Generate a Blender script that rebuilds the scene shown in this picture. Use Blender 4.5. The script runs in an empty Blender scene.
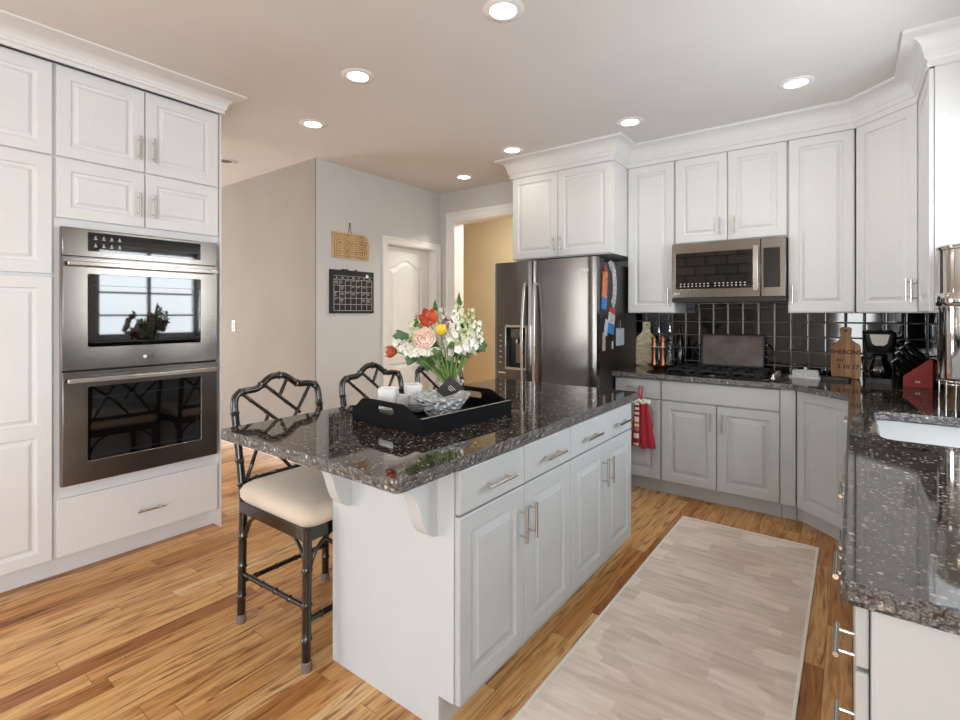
import bpy, bmesh, math, random
from mathutils import Vector, Matrix
from mathutils.geometry import tessellate_polygon
R = math.radians
PI = math.pi
random.seed(7)
sc = bpy.context.scene
col = sc.collection

# ------------------------------------------------------------------ camera
F = 495.9
cd = bpy.data.cameras.new('camera'); cam = bpy.data.objects.new('camera', cd); col.objects.link(cam)
cd.sensor_width = 36; cd.lens = F/960*36; cd.shift_y = -46.5/960; cd.clip_start = 0.02
cam.location = (0, 0, 1.37); cam.rotation_euler = (PI/2, 0, R(36.875))
sc.camera = cam
# ------------------------------------------------------------------ world and light
world = bpy.data.worlds.new('sky'); sc.world = world; world.use_nodes = True
wn = world.node_tree.nodes; wl = world.node_tree.links
bg = wn['Background']; sky = wn.new('ShaderNodeTexSky'); sky.sky_type = 'NISHITA'
sky.sun_disc = False; sky.sun_elevation = R(45); sky.sun_rotation = R(200)
wl.new(sky.outputs[0], bg.inputs[0]); bg.inputs[1].default_value = 0.25
sc.view_settings.view_transform = 'Standard'; sc.view_settings.look = 'None'
sc.view_settings.gamma = 1; sc.view_settings.use_curve_mapping = False
sc.view_settings.exposure = 0.40
sc.cycles.max_bounces = 10; sc.cycles.diffuse_bounces = 6; sc.cycles.glossy_bounces = 5
sc.cycles.sample_clamp_indirect = 6; sc.cycles.caustics_reflective = False; sc.cycles.caustics_refractive = False

def area(name, loc, direction, sx, sy, energy, color=(1, 1, 1), spread=180):
    l = bpy.data.lights.new(name, 'AREA'); l.shape = 'RECTANGLE'; l.size = sx; l.size_y = sy
    l.energy = energy; l.color = color; l.spread = R(spread)
    o = bpy.data.objects.new(name, l); col.objects.link(o); o.location = loc
    o.rotation_euler = Vector(direction).to_track_quat('-Z', 'Y').to_euler()
    return o
# window daylight; several openings and the passage lamp are added for light
area('daylight_sink_window', (0.80, 2.52, 1.62), (-1, 0, 0.02), 1.15, 1.1, 40, (0.85, 0.93, 1.0))
area('added_light_living_left', (-5.4, -3.80, 1.45), (0.45, 1, 0.22), 2.7, 2.0, 120, (0.89, 0.95, 1.0))  # assumed window behind the camera, added as general room light
area('daylight_living_window_right', (0.02, -3.80, 1.45), (-0.12, 1, 0.22), 0.55, 1.9, 38, (0.89, 0.95, 1.0))
area('added_light_patio', (0.80, -1.6, 1.25), (-1, 0.12, 0.14), 1.9, 1.9, 85, (0.88, 0.94, 1.0))  # unseen patio doors, added to brighten the left cabinets
area('added_light_dining', (-8.7, 0.35, 1.4), (1, 0.1, 0.22), 2.5, 2.0, 150, (0.88, 0.94, 1.0))  # unseen dining windows, added to light the hall side
area('added_light_passage', (-2.6, 5.2, 2.70), (-0.3, 0, -1), 0.5, 0.4, 34, (1.0, 0.95, 0.86))  # overhead lamp added to brighten the passage

# ------------------------------------------------------------------ material helpers
def newmat(name):
    m = bpy.data.materials.new(name); m.use_nodes = True
    return m, m.node_tree.nodes, m.node_tree.links, m.node_tree.nodes['Principled BSDF']
def rgb(c):
    if isinstance(c, str):
        c = [int(c[i:i+2], 16)/255 for i in (0, 2, 4)]
    return tuple((x/12.92 if x <= .04045 else ((x+.055)/1.055)**2.4) for x in c) + (1,)
def mat(name, c, rough=.5, metal=0, var=.06, vs=6, bump=0, bs=80, ior=1.5, trans=0, emit=0, coat=0, stretch=None, sheen=0):
    m, n, l, p = newmat(name)
    tc = n.new('ShaderNodeTexCoord'); mp = n.new('ShaderNodeMapping'); l.new(tc.outputs['Object'], mp.inputs[0])
    if stretch: mp.inputs['Scale'].default_value = stretch
    nz = n.new('ShaderNodeTexNoise'); nz.inputs['Scale'].default_value = vs; nz.inputs['Detail'].default_value = 4
    l.new(mp.outputs[0], nz.inputs['Vector'])
    c = rgb(c)
    rm = n.new('ShaderNodeValToRGB'); l.new(nz.outputs[0], rm.inputs[0])
    rm.color_ramp.elements[0].position = .3; rm.color_ramp.elements[1].position = .7
    rm.color_ramp.elements[0].color = tuple(x*(1-var) for x in c[:3]) + (1,)
    rm.color_ramp.elements[1].color = tuple(min(1, x*(1+var)) for x in c[:3]) + (1,)
    l.new(rm.outputs[0], p.inputs['Base Color'])
    p.inputs['Roughness'].default_value = rough; p.inputs['Metallic'].default_value = metal
    p.inputs['IOR'].default_value = ior
    if trans: p.inputs['Transmission Weight'].default_value = trans
    if coat: p.inputs['Coat Weight'].default_value = coat; p.inputs['Coat Roughness'].default_value = .05
    if sheen: p.inputs['Sheen Weight'].default_value = sheen
    if emit: p.inputs['Emission Color'].default_value = c; p.inputs['Emission Strength'].default_value = emit
    if bump:
        b = n.new('ShaderNodeBump'); nb = n.new('ShaderNodeTexNoise'); nb.inputs['Scale'].default_value = bs
        nb.inputs['Detail'].default_value = 3
        l.new(mp.outputs[0], nb.inputs['Vector']); l.new(nb.outputs[0], b.inputs['Height'])
        b.inputs['Strength'].default_value = bump; b.inputs['Distance'].default_value = .01
        l.new(b.outputs[0], p.inputs['Normal'])
    return m
def math_node(n, l, op, a, b=None, c=None):
    x = n.new('ShaderNodeMath'); x.operation = op
    for i, v in enumerate((a, b, c)):
        if v is None: continue
        if hasattr(v, 'links') or hasattr(v, 'is_linked'): l.new(v, x.inputs[i])
        else: x.inputs[i].default_value = v
    return x.outputs[0]

WHITE = mat('cabinet_white_paint', 'e2e2e1', .38, var=.012, bump=.03, bs=60)
GREYP = mat('cabinet_grey_paint', 'b6b8b7', .36, var=.02, bump=.03, bs=60)
PANELW = mat('island_panel_paint', 'c2c5c6', .4, var=.015, bump=.03, bs=60)
WALLW = mat('wall_paint_light_grey', 'cccbc9', .8, var=.015, vs=2, bump=.05, bs=120)
WALLSHADE = mat('wall_paint_hall_shade', '938a80', .8, var=.04, vs=2, bump=.05, bs=120)  # hall shade put into the wall colour as a darker beige
WALLY = mat('wall_paint_tan_yellow', 'ecdcb8', .8, var=.02, vs=2, bump=.04, bs=120)
CEIL = mat('ceiling_paint', 'dddbd8', .85, var=.015, vs=3, bump=.06, bs=150)
TRIMW = mat('trim_white_paint', 'ecebe9', .35, var=.01)
CHROME = mat('brushed_nickel', 'cfcac2', .24, 1, var=.04, vs=90)
POLISH = mat('polished_steel', 'd6d2cc', .07, 1, var=.02)
STEEL = mat('stainless_steel', '8a837c', .19, 1, var=.06, vs=30, stretch=(1, 1, 30), bump=.02, bs=60)
DSTEEL = mat('dark_stainless', '75716e', .2, 1, var=.05, vs=30, stretch=(40, 40, 1), bump=.015, bs=40)
SINKS = mat('sink_steel', '9d9b98', .34, 1, var=.06, vs=40, bump=.02, bs=60)
BGLASS = mat('black_glass', '060607', .03, 0, var=.05, ior=1.75)
BLACKP = mat('black_plastic', '08080a', .4, var=.1)
BLACKM = mat('black_matte', '141415', .55, var=.1)
CASEB = mat('fridge_side_dark', '231d1c', .38, var=.08, bump=.05, bs=200)
BAMBOO = mat('black_bamboo_lacquer', '120e0b', .22, var=.25, vs=20, coat=.6)
CUSH = mat('seat_fabric', 'd0c0ac', .85, var=.06, vs=5, bump=.15, bs=160, sheen=.3)
TRAYB = mat('tray_black', '060607', .6, var=.12, vs=14, bump=.04, ior=1.22)
TRAYE = mat('tray_edge_worn', '9a9286', .6, var=.3, vs=60)
CERAM = mat('white_ceramic', 'eeebe6', .2, var=.02, coat=.3)
PAPERW = mat('white_wrap', 'ddd6d0', .6, var=.08, vs=20, bump=.3, bs=30)
CARD = mat('dark_card', '2c2625', .6, var=.1)
WHITEINK = mat('white_ink', 'e9e7e2', .7, var=.03)
COPPER = mat('copper', 'a8694b', .33, 1, var=.12, vs=20)
IRON = mat('cast_iron', '151414', .5, .2, var=.25, vs=30, bump=.1, bs=120)
GRIDM = mat('griddle_steel', '57504d', .38, .8, var=.35, vs=7, bump=.05)
REDT = mat('towel_red', 'b01f33', .9, var=.12, vs=30, bump=.3, bs=260, sheen=.3)
WHITET = mat('towel_white', 'e3ddd2', .9, var=.1, vs=60, bump=.3, bs=200)
REDB = mat('red_block_paint', '8f1d12', .5, var=.1, vs=20)
WOODP = mat('pale_wood', 'c9a679', .55, var=.16, vs=14, stretch=(1, 1, .15))
WOODB = mat('bowl_wood', 'd7b283', .5, var=.1, vs=14, stretch=(1, 1, 3))
BURN = mat('burnt_lettering', '2a1408', .7, var=.3, vs=60)
PLATEW = mat('switch_plate', 'cfc9c0', .4, var=.02)
LEAF = mat('leaf_green', '44683a', .45, var=.3, vs=20)
LEAFP = mat('leaf_pale_green', '7e9b55', .45, var=.25, vs=20)
STEMG = mat('stem_green', '7b9a50', .5, var=.2, vs=20)
TULIPR = mat('petal_orange_red', 'c85a38', .45, var=.25, vs=25)
TULIPY = mat('petal_yellow', 'f0cf35', .45, var=.12, vs=20)
ROSEP = mat('petal_peach', 'fde3d3', .5, var=.03, vs=20)
PETW = mat('petal_white', 'f2f0e4', .5, var=.05, vs=20)
PETG = mat('petal_cream_green', 'd8dcae', .5, var=.12, vs=20)
PETL = mat('petal_mauve', 'b06e86', .5, var=.15, vs=20)
SCREENL = mat('lamp_diffuser', 'fff4e0', .5, var=0, emit=9)
CANIN = mat('can_baffle', 'f0ead8', .5, var=.01)
RUBBER = mat('clear_foot_cap', '766a64', .3, var=.1)
BLUEP = mat('blue_print', '3f83c4', .5, var=.2, vs=90)
REDP = mat('red_print', 'c9303a', .5, var=.2, vs=90)
ORANGEP = mat('orange_print', 'd9805a', .5, var=.35, vs=60)
PHOTO = mat('photo_print', 'b3a58e', .45, var=.6, vs=70)
TAGP = mat('pale_tag', 'b9c3cc', .5, var=.15, vs=70)

def glassmat(name, tint='ffffff', rough=.02, ior=1.5):
    m, n, l, p = newmat(name)
    p.inputs['Base Color'].default_value = rgb(tint); p.inputs['Roughness'].default_value = rough
    p.inputs['IOR'].default_value = ior; p.inputs['Transmission Weight'].default_value = 1
    nz = n.new('ShaderNodeTexNoise'); nz.inputs['Scale'].default_value = 30
    b = n.new('ShaderNodeBump'); b.inputs['Strength'].default_value = .03
    l.new(nz.outputs[0], b.inputs['Height']); l.new(b.outputs[0], p.inputs['Normal'])
    return m
def crystal():
    m, n, l, p = newmat('cut_crystal'); p.inputs['Base Color'].default_value = rgb('fafbfb'); p.inputs['Roughness'].default_value = .03
    p.inputs['IOR'].default_value = 1.9; p.inputs['Transmission Weight'].default_value = .42
    tc = n.new('ShaderNodeTexCoord'); v = n.new('ShaderNodeTexVoronoi'); v.inputs['Scale'].default_value = 48; l.new(tc.outputs['Object'], v.inputs['Vector'])
    b = n.new('ShaderNodeBump'); b.inputs['Strength'].default_value = 1; b.inputs['Distance'].default_value = .02; l.new(v.outputs['Distance'], b.inputs['Height']); l.new(b.outputs[0], p.inputs['Normal'])
    return m
CRYSTAL = crystal()
BOTTLEG = glassmat('bottle_glass', 'cfe3dc', .03)
DARKG = glassmat('carafe_glass', '9a9a9a', .02)
def windowpane():
    m = bpy.data.materials.new('window_glass'); m.use_nodes = True; n = m.node_tree.nodes; l = m.node_tree.links
    n.clear(); o = n.new('ShaderNodeOutputMaterial'); mx = n.new('ShaderNodeMixShader')
    t = n.new('ShaderNodeBsdfTransparent'); g = n.new('ShaderNodeBsdfGlossy'); g.inputs['Roughness'].default_value = .01
    mx.inputs[0].default_value = .07; l.new(t.outputs[0], mx.inputs[1]); l.new(g.outputs[0], mx.inputs[2]); l.new(mx.outputs[0], o.inputs[0])
    return m
PANE = windowpane()

def granite(name, light=1.0, rough=.05):
    m, n, l, p = newmat(name)
    tc = n.new('ShaderNodeTexCoord'); V = tc.outputs['Object']
    n1 = n.new('ShaderNodeTexNoise'); n1.inputs['Scale'].default_value = 22; n1.inputs['Detail'].default_value = 6; l.new(V, n1.inputs['Vector'])
    r1 = n.new('ShaderNodeValToRGB'); l.new(n1.outputs[0], r1.inputs[0])
    e = r1.color_ramp.elements; e[0].position = .38; e[0].color = rgb('100e0d'); e[1].position = .64; e[1].color = rgb('41372f')
    # pale mineral flecks, in two sizes
    cur = r1.outputs[0]
    for sc_, thr, colr, dist in ((75, .72, '9c9186', .34), (150, .70, '857a70', .36), (48, .88, 'c4beb4', .26), (230, .72, '5d5249', .36)):
        v = n.new('ShaderNodeTexVoronoi'); v.inputs['Scale'].default_value = sc_; l.new(V, v.inputs['Vector'])
        sp = n.new('ShaderNodeSeparateColor'); l.new(v.outputs['Color'], sp.inputs[0])
        a = math_node(n, l, 'GREATER_THAN', sp.outputs[0], thr)
        b = math_node(n, l, 'LESS_THAN', v.outputs['Distance'], dist)
        f = math_node(n, l, 'MULTIPLY', a, b)
        f = math_node(n, l, 'MULTIPLY', f, .85*light)
        mx = n.new('ShaderNodeMix'); mx.data_type = 'RGBA'; l.new(f, mx.inputs[0]); l.new(cur, mx.inputs[6]); mx.inputs[7].default_value = rgb(colr)
        cur = mx.outputs[2]
    l.new(cur, p.inputs['Base Color']); p.inputs['Roughness'].default_value = rough; p.inputs['IOR'].default_value = 2.15
    return m
GRANITE = granite('polished_granite')
def granite_edge():
    m = granite('chiselled_granite_edge', 1.1, .3)
    n = m.node_tree.nodes; l = m.node_tree.links; p = n['Principled BSDF']
    nz = n.new('ShaderNodeTexNoise'); nz.inputs['Scale'].default_value = 55; nz.inputs['Detail'].default_value = 5
    tc = n.new('ShaderNodeTexCoord'); l.new(tc.outputs['Object'], nz.inputs['Vector'])
    b = n.new('ShaderNodeBump'); b.inputs['Strength'].default_value = .9; b.inputs['Distance'].default_value = .02
    l.new(nz.outputs[0], b.inputs['Height']); l.new(b.outputs[0], p.inputs['Normal'])
    return m
GREDGE = granite_edge()

def floor_mat():
    m, n, l, p = newmat('hickory_strip_floor')
    tc = n.new('ShaderNodeTexCoord'); s = n.new('ShaderNodeSeparateXYZ'); l.new(tc.outputs['Object'], s.inputs[0])
    X, Y = s.outputs[0], s.outputs[1]
    rx = math_node(n, l, 'DIVIDE', X, .0865); row = math_node(n, l, 'FLOOR', rx); fx = math_node(n, l, 'FRACT', rx)
    w1 = n.new('ShaderNodeTexWhiteNoise'); w1.noise_dimensions = '1D'; l.new(row, w1.inputs['W'])
    off = math_node(n, l, 'MULTIPLY', w1.outputs[0], 7.3)
    ry = math_node(n, l, 'ADD', math_node(n, l, 'DIVIDE', Y, .95), off)
    idy = math_node(n, l, 'FLOOR', ry); fy = math_node(n, l, 'FRACT', ry)
    cb = n.new('ShaderNodeCombineXYZ'); l.new(row, cb.inputs[0]); l.new(idy, cb.inputs[1])
    w2 = n.new('ShaderNodeTexWhiteNoise'); w2.noise_dimensions = '2D'; l.new(cb.outputs[0], w2.inputs['Vector'])
    rp = n.new('ShaderNodeValToRGB'); l.new(w2.outputs[0], rp.inputs[0]); cr = rp.color_ramp
    cr.elements[0].position = 0; cr.elements[0].color = rgb('a8703f'); cr.elements[1].position = 1; cr.elements[1].color = rgb('eac58f')
    for ps, c in ((.12, 'c0884f'), (.35, 'd9a669'), (.6, 'e2b277'), (.8, 'd29a61')):
        e = cr.elements.new(ps); e.color = rgb(c)
    # grain : stretched, shifted per board
    sh = math_node(n, l, 'MULTIPLY', w2.outputs[0], 40)
    g = n.new('ShaderNodeCombineXYZ'); l.new(math_node(n, l, 'ADD', math_node(n, l, 'MULTIPLY', X, 26), sh), g.inputs[0])
    l.new(math_node(n, l, 'MULTIPLY', Y, 2.2), g.inputs[1]); l.new(sh, g.inputs[2])
    nz = n.new('ShaderNodeTexNoise'); nz.inputs['Scale'].default_value = 1.3; nz.inputs['Detail'].default_value = 6; nz.inputs['Distortion'].default_value = 1.6
    l.new(g.outputs[0], nz.inputs['Vector'])
    r2 = n.new('ShaderNodeValToRGB'); l.new(nz.outputs[0], r2.inputs[0])
    q = r2.color_ramp; q.elements[0].position = .33; q.elements[0].color = (.26, .17, .11, 1); q.elements[1].position = .57; q.elements[1].color = (1, 1, 1, 1)
    e = q.elements.new(.43); e.color = (.72, .62, .52, 1)
    mx = n.new('ShaderNodeMix'); mx.data_type = 'RGBA'; mx.blend_type = 'MULTIPLY'; mx.inputs[0].default_value = .86
    l.new(rp.outputs[0], mx.inputs[6]); l.new(r2.outputs[0], mx.inputs[7])
    # knots
    k = n.new('ShaderNodeCombineXYZ'); l.new(math_node(n, l, 'MULTIPLY', X, 5.5), k.inputs[0]); l.new(math_node(n, l, 'MULTIPLY', Y, 2.6), k.inputs[1])
    v = n.new('ShaderNodeTexVoronoi'); v.inputs['Scale'].default_value = .75; l.new(k.outputs[0], v.inputs['Vector'])
    nz3 = n.new('ShaderNodeTexNoise'); nz3.inputs['Scale'].default_value = 30; l.new(tc.outputs['Object'], nz3.inputs['Vector'])
    kd = math_node(n, l, 'ADD', v.outputs['Distance'], math_node(n, l, 'MULTIPLY', math_node(n, l, 'SUBTRACT', nz3.outputs[0], .5), .12))
    r3 = n.new('ShaderNodeValToRGB'); l.new(kd, r3.inputs[0]); r3.color_ramp.elements[0].position = .025; r3.color_ramp.elements[0].color = (.10, .05, .03, 1)
    r3.color_ramp.elements[1].position = .085; r3.color_ramp.elements[1].color = (1, 1, 1, 1)
    mk = n.new('ShaderNodeMix'); mk.data_type = 'RGBA'; mk.blend_type = 'MULTIPLY'; mk.inputs[0].default_value = .9
    l.new(mx.outputs[2], mk.inputs[6]); l.new(r3.outputs[0], mk.inputs[7])
    # joints
    ex = math_node(n, l, 'LESS_THAN', fx, .022); ey = math_node(n, l, 'LESS_THAN', fy, .0022)
    ed = math_node(n, l, 'MAXIMUM', ex, ey); ed = math_node(n, l, 'MULTIPLY', ed, .7)
    m3 = n.new('ShaderNodeMix'); m3.data_type = 'RGBA'; l.new(ed, m3.inputs[0]); l.new(mk.outputs[2], m3.inputs[6]); m3.inputs[7].default_value = rgb('4a2c18')
    l.new(m3.outputs[2], p.inputs['Base Color']); p.inputs['Roughness'].default_value = .33; p.inputs['IOR'].default_value = 1.45
    b = n.new('ShaderNodeBump'); b.inputs['Strength'].default_value = .15; b.inputs['Distance'].default_value = .004
    l.new(nz.outputs[0], b.inputs['Height']); l.new(b.outputs[0], p.inputs['Normal'])
    return m
FLOORM = floor_mat()

def rug_mat():
    m, n, l, p = newmat('greige_runner_weave')
    tc = n.new('ShaderNodeTexCoord')
    wob = n.new('ShaderNodeTexNoise'); wob.inputs['Scale'].default_value = 5; l.new(tc.outputs['Object'], wob.inputs['Vector'])
    vm = n.new('ShaderNodeVectorMath'); vm.operation = 'SCALE'; l.new(wob.outputs['Color'], vm.inputs[0]); vm.inputs['Scale'].default_value = .03
    va = n.new('ShaderNodeVectorMath'); l.new(tc.outputs['Object'], va.inputs[0]); l.new(vm.outputs[0], va.inputs[1])
    v = n.new('ShaderNodeTexVoronoi'); v.distance = 'CHEBYCHEV'; v.inputs['Scale'].default_value = 1
    mp0 = n.new('ShaderNodeMapping'); mp0.inputs['Scale'].default_value = (5, 9, 1); l.new(va.outputs[0], mp0.inputs[0]); l.new(mp0.outputs[0], v.inputs['Vector'])
    sp = n.new('ShaderNodeSeparateColor'); l.new(v.outputs['Color'], sp.inputs[0])
    mp = n.new('ShaderNodeMapping'); mp.inputs['Scale'].default_value = (3, 26, 1); l.new(tc.outputs['Object'], mp.inputs[0])
    nz = n.new('ShaderNodeTexNoise'); nz.inputs['Scale'].default_value = 1.4; nz.inputs['Detail'].default_value = 5; l.new(mp.outputs[0], nz.inputs['Vector'])
    f = math_node(n, l, 'ADD', math_node(n, l, 'MULTIPLY', sp.outputs[0], .30), math_node(n, l, 'MULTIPLY', nz.outputs[0], .75))
    r = n.new('ShaderNodeValToRGB'); l.new(f, r.inputs[0]); r.color_ramp.elements[0].position = .25; r.color_ramp.elements[0].color = rgb('d0bdae')
    r.color_ramp.elements[1].position = .75; r.color_ramp.elements[1].color = rgb('f5e6da')
    l.new(r.outputs[0], p.inputs['Base Color']); p.inputs['Roughness'].default_value = .95
    b = n.new('ShaderNodeBump'); b.inputs['Strength'].default_value = .2; n2 = n.new('ShaderNodeTexNoise'); n2.inputs['Scale'].default_value = 300
    l.new(tc.outputs['Object'], n2.inputs['Vector']); l.new(n2.outputs[0], b.inputs['Height']); l.new(b.outputs[0], p.inputs['Normal'])
    return m
RUGM = rug_mat()
RUGE = mat('runner_binding', 'f0eade', .9, var=.05, vs=50)

def tile_mat():
    m, n, l, p = newmat('black_square_wall_tile')
    tc = n.new('ShaderNodeTexCoord'); s = n.new('ShaderNodeSeparateXYZ'); l.new(tc.outputs['Object'], s.inputs[0])
    gx = math_node(n, l, 'DIVIDE', math_node(n, l, 'ADD', math_node(n, l, 'ADD', s.outputs[0], s.outputs[1]), 3.25), .1086)
    gz = math_node(n, l, 'DIVIDE', s.outputs[2], .1086)
    fx = math_node(n, l, 'FRACT', gx); fz = math_node(n, l, 'FRACT', gz)
    def edge(f): return math_node(n, l, 'MAXIMUM', math_node(n, l, 'LESS_THAN', f, .02), math_node(n, l, 'GREATER_THAN', f, .98))
    e = math_node(n, l, 'MAXIMUM', edge(fx), edge(fz))
    mx = n.new('ShaderNodeMix'); mx.data_type = 'RGBA'; l.new(e, mx.inputs[0]); mx.inputs[6].default_value = rgb('08080a'); mx.inputs[7].default_value = rgb('77736e')
    l.new(mx.outputs[2], p.inputs['Base Color'])
    l.new(math_node(n, l, 'ADD', math_node(n, l, 'MULTIPLY', e, .5), .05), p.inputs['Roughness'])
    # each tile is slightly pillowed and set at its own tiny tilt
    def pil(f):
        d = math_node(n, l, 'ABSOLUTE', math_node(n, l, 'SUBTRACT', f, .5)); return math_node(n, l, 'POWER', math_node(n, l, 'MULTIPLY', d, 2), 18)
    cb = n.new('ShaderNodeCombineXYZ'); l.new(math_node(n, l, 'FLOOR', gx), cb.inputs[0]); l.new(math_node(n, l, 'FLOOR', gz), cb.inputs[1])
    w = n.new('ShaderNodeTexWhiteNoise'); w.noise_dimensions = '2D'; l.new(cb.outputs[0], w.inputs['Vector'])
    sp = n.new('ShaderNodeSeparateColor'); l.new(w.outputs['Color'], sp.inputs[0])
    tilt = math_node(n, l, 'ADD', math_node(n, l, 'MULTIPLY', math_node(n, l, 'SUBTRACT', sp.outputs[0], .5), fx), math_node(n, l, 'MULTIPLY', math_node(n, l, 'SUBTRACT', sp.outputs[1], .5), fz))
    hgt = math_node(n, l, 'SUBTRACT', math_node(n, l, 'MULTIPLY', tilt, .9), math_node(n, l, 'MAXIMUM', pil(fx), pil(fz)))
    b = n.new('ShaderNodeBump'); b.inputs['Strength'].default_value = 1; b.inputs['Distance'].default_value = .0014
    l.new(hgt, b.inputs['Height']); l.new(b.outputs[0], p.inputs['Normal'])
    p.inputs['IOR'].default_value = 1.55
    return m
TILEM = tile_mat()

# ------------------------------------------------------------------ mesh builder
class MB:
    def __init__(s): s.v = []; s.f = []; s.mi = []; s.cur = 0
    def add(s, vs, fs):
        o = len(s.v); s.v += [tuple(v) for v in vs]
        for f in fs: s.f.append([i+o for i in f]); s.mi.append(s.cur)
        return s
    def box(s, x0, x1, y0, y1, z0, z1):
        return s.add([(x0, y0, z0), (x1, y0, z0), (x1, y1, z0), (x0, y1, z0), (x0, y0, z1), (x1, y0, z1), (x1, y1, z1), (x0, y1, z1)],
                     [(0, 3, 2, 1), (4, 5, 6, 7), (0, 1, 5, 4), (1, 2, 6, 5), (2, 3, 7, 6), (3, 0, 4, 7)])
    def tube(s, pts, r, n=10, caps=True, closed=False):
        pts = [Vector(p) for p in pts]; m = len(pts)
        rs = r if isinstance(r, (list, tuple)) else [r]*m
        rings = []; prev = None
        for i, p in enumerate(pts):
            if closed: t = pts[(i+1) % m]-pts[i-1]
            else: t = pts[min(i+1, m-1)]-pts[max(i-1, 0)]
            if t.length < 1e-9: t = Vector((0, 0, 1))
            t.normalize()
            if prev is None:
                a = Vector((0, 0, 1)) if abs(t.z) < .9 else Vector((1, 0, 0)); u = t.cross(a).normalized()
            else:
                u = (prev - t*prev.dot(t)); u = u.normalized() if u.length > 1e-6 else t.orthogonal().normalized()
            prev = u; w = t.cross(u)
            rings.append([p+(u*math.cos(2*PI*k/n)+w*math.sin(2*PI*k/n))*rs[i] for k in range(n)])
        vs = [v for rg in rings for v in rg]; fs = []
        for i in range(m if closed else m-1):
            j = (i+1) % m
            for k in range(n): fs.append((i*n+k, i*n+(k+1) % n, j*n+(k+1) % n, j*n+k))
        if caps and not closed: fs += [tuple(range(n))[::-1], tuple((m-1)*n+k for k in range(n))]
        return s.add(vs, fs)
    def lathe(s, prof, c=(0, 0, 0), n=28, close=True, sq=0):
        vs = []; fs = []; m = len(prof)
        for r, z in prof:
            for k in range(n):
                a = 2*PI*k/n; q = 1
                if sq: q = 1/((abs(math.cos(a))**sq+abs(math.sin(a))**sq)**(1/sq))
                vs.append((c[0]+r*q*math.cos(a), c[1]+r*q*math.sin(a), c[2]+z))
        for i in range(m-1):
            for k in range(n): fs.append((i*n+k, i*n+(k+1) % n, (i+1)*n+(k+1) % n, (i+1)*n+k))
        if close:
            if prof[0][0] > 1e-5: fs.append(tuple(range(n))[::-1])
            if prof[-1][0] > 1e-5: fs.append(tuple((m-1)*n+k for k in range(n)))
        return s.add(vs, fs)
    def ball(s, c, rx, ry=None, rz=None, n=12, m=8, M=None):
        ry = ry or rx; rz = rz or rx; vs = []; fs = []
        for i in range(m+1):
            t = PI*i/m
            for k in range(n):
                a = 2*PI*k/n; v = Vector((rx*math.sin(t)*math.cos(a), ry*math.sin(t)*math.sin(a), -rz*math.cos(t)))
                if M: v = M @ v
                vs.append(Vector(c)+v)
        for i in range(m):
            for k in range(n): fs.append((i*n+k, i*n+(k+1) % n, (i+1)*n+(k+1) % n, (i+1)*n+k))
        return s.add(vs, fs)
    def prism(s, outer, z0, z1, holes=(), fn=None):
        """polygon (with holes) extruded from z0 to z1; fn maps (a,b,h)->xyz"""
        fn = fn or (lambda a, b, h: (a, b, h))
        loops = [list(outer)]+[list(h) for h in holes]
        flat = [p for lp in loops for p in lp]
        tri = tessellate_polygon([[Vector((p[0], p[1], 0)) for p in lp] for lp in loops])
        N = len(flat)
        vs = [fn(p[0], p[1], z0) for p in flat]+[fn(p[0], p[1], z1) for p in flat]
        fs = [tuple(t)[::-1] for t in tri]+[tuple(i+N for i in t) for t in tri]
        o = 0
        for lp in loops:
            k = len(lp)
            for i in range(k): fs.append((o+i, o+(i+1) % k, o+(i+1) % k+N, o+i+N))
            o += k
        return s.add(vs, fs)
    def build(s, name, mats, parent=None, smooth=0, bevel=0, seg=2, sub=0, solid=0, loc=None, rot=None):
        me = bpy.data.meshes.new(name); me.from_pydata(s.v, [], s.f)
        mats = mats if isinstance(mats, (list, tuple)) else [mats]
        for m in mats: me.materials.append(m)
        if len(mats) > 1: me.polygons.foreach_set('material_index', s.mi)
        bm = bmesh.new(); bm.from_mesh(me); bmesh.ops.remove_doubles(bm, verts=bm.verts, dist=1e-6)
        bmesh.ops.recalc_face_normals(bm, faces=bm.faces); bm.to_mesh(me); bm.free()
        if smooth: me.shade_smooth(); me.set_sharp_from_angle(angle=R(smooth))
        o = bpy.data.objects.new(name, me); col.objects.link(o); o.parent = parent
        if bevel:
            b = o.modifiers.new('bevel', 'BEVEL'); b.width = bevel; b.segments = seg; b.limit_method = 'ANGLE'; b.angle_limit = R(40)
            me.shade_smooth(); me.set_sharp_from_angle(angle=R(50)) if not smooth else None
        if sub: b = o.modifiers.new('subsurf', 'SUBSURF'); b.levels = sub; b.render_levels = sub
        if solid: b = o.modifiers.new('solid', 'SOLIDIFY'); b.thickness = solid; b.offset = 0
        if loc: o.location = loc
        if rot: o.rotation_euler = rot
        return o

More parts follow.
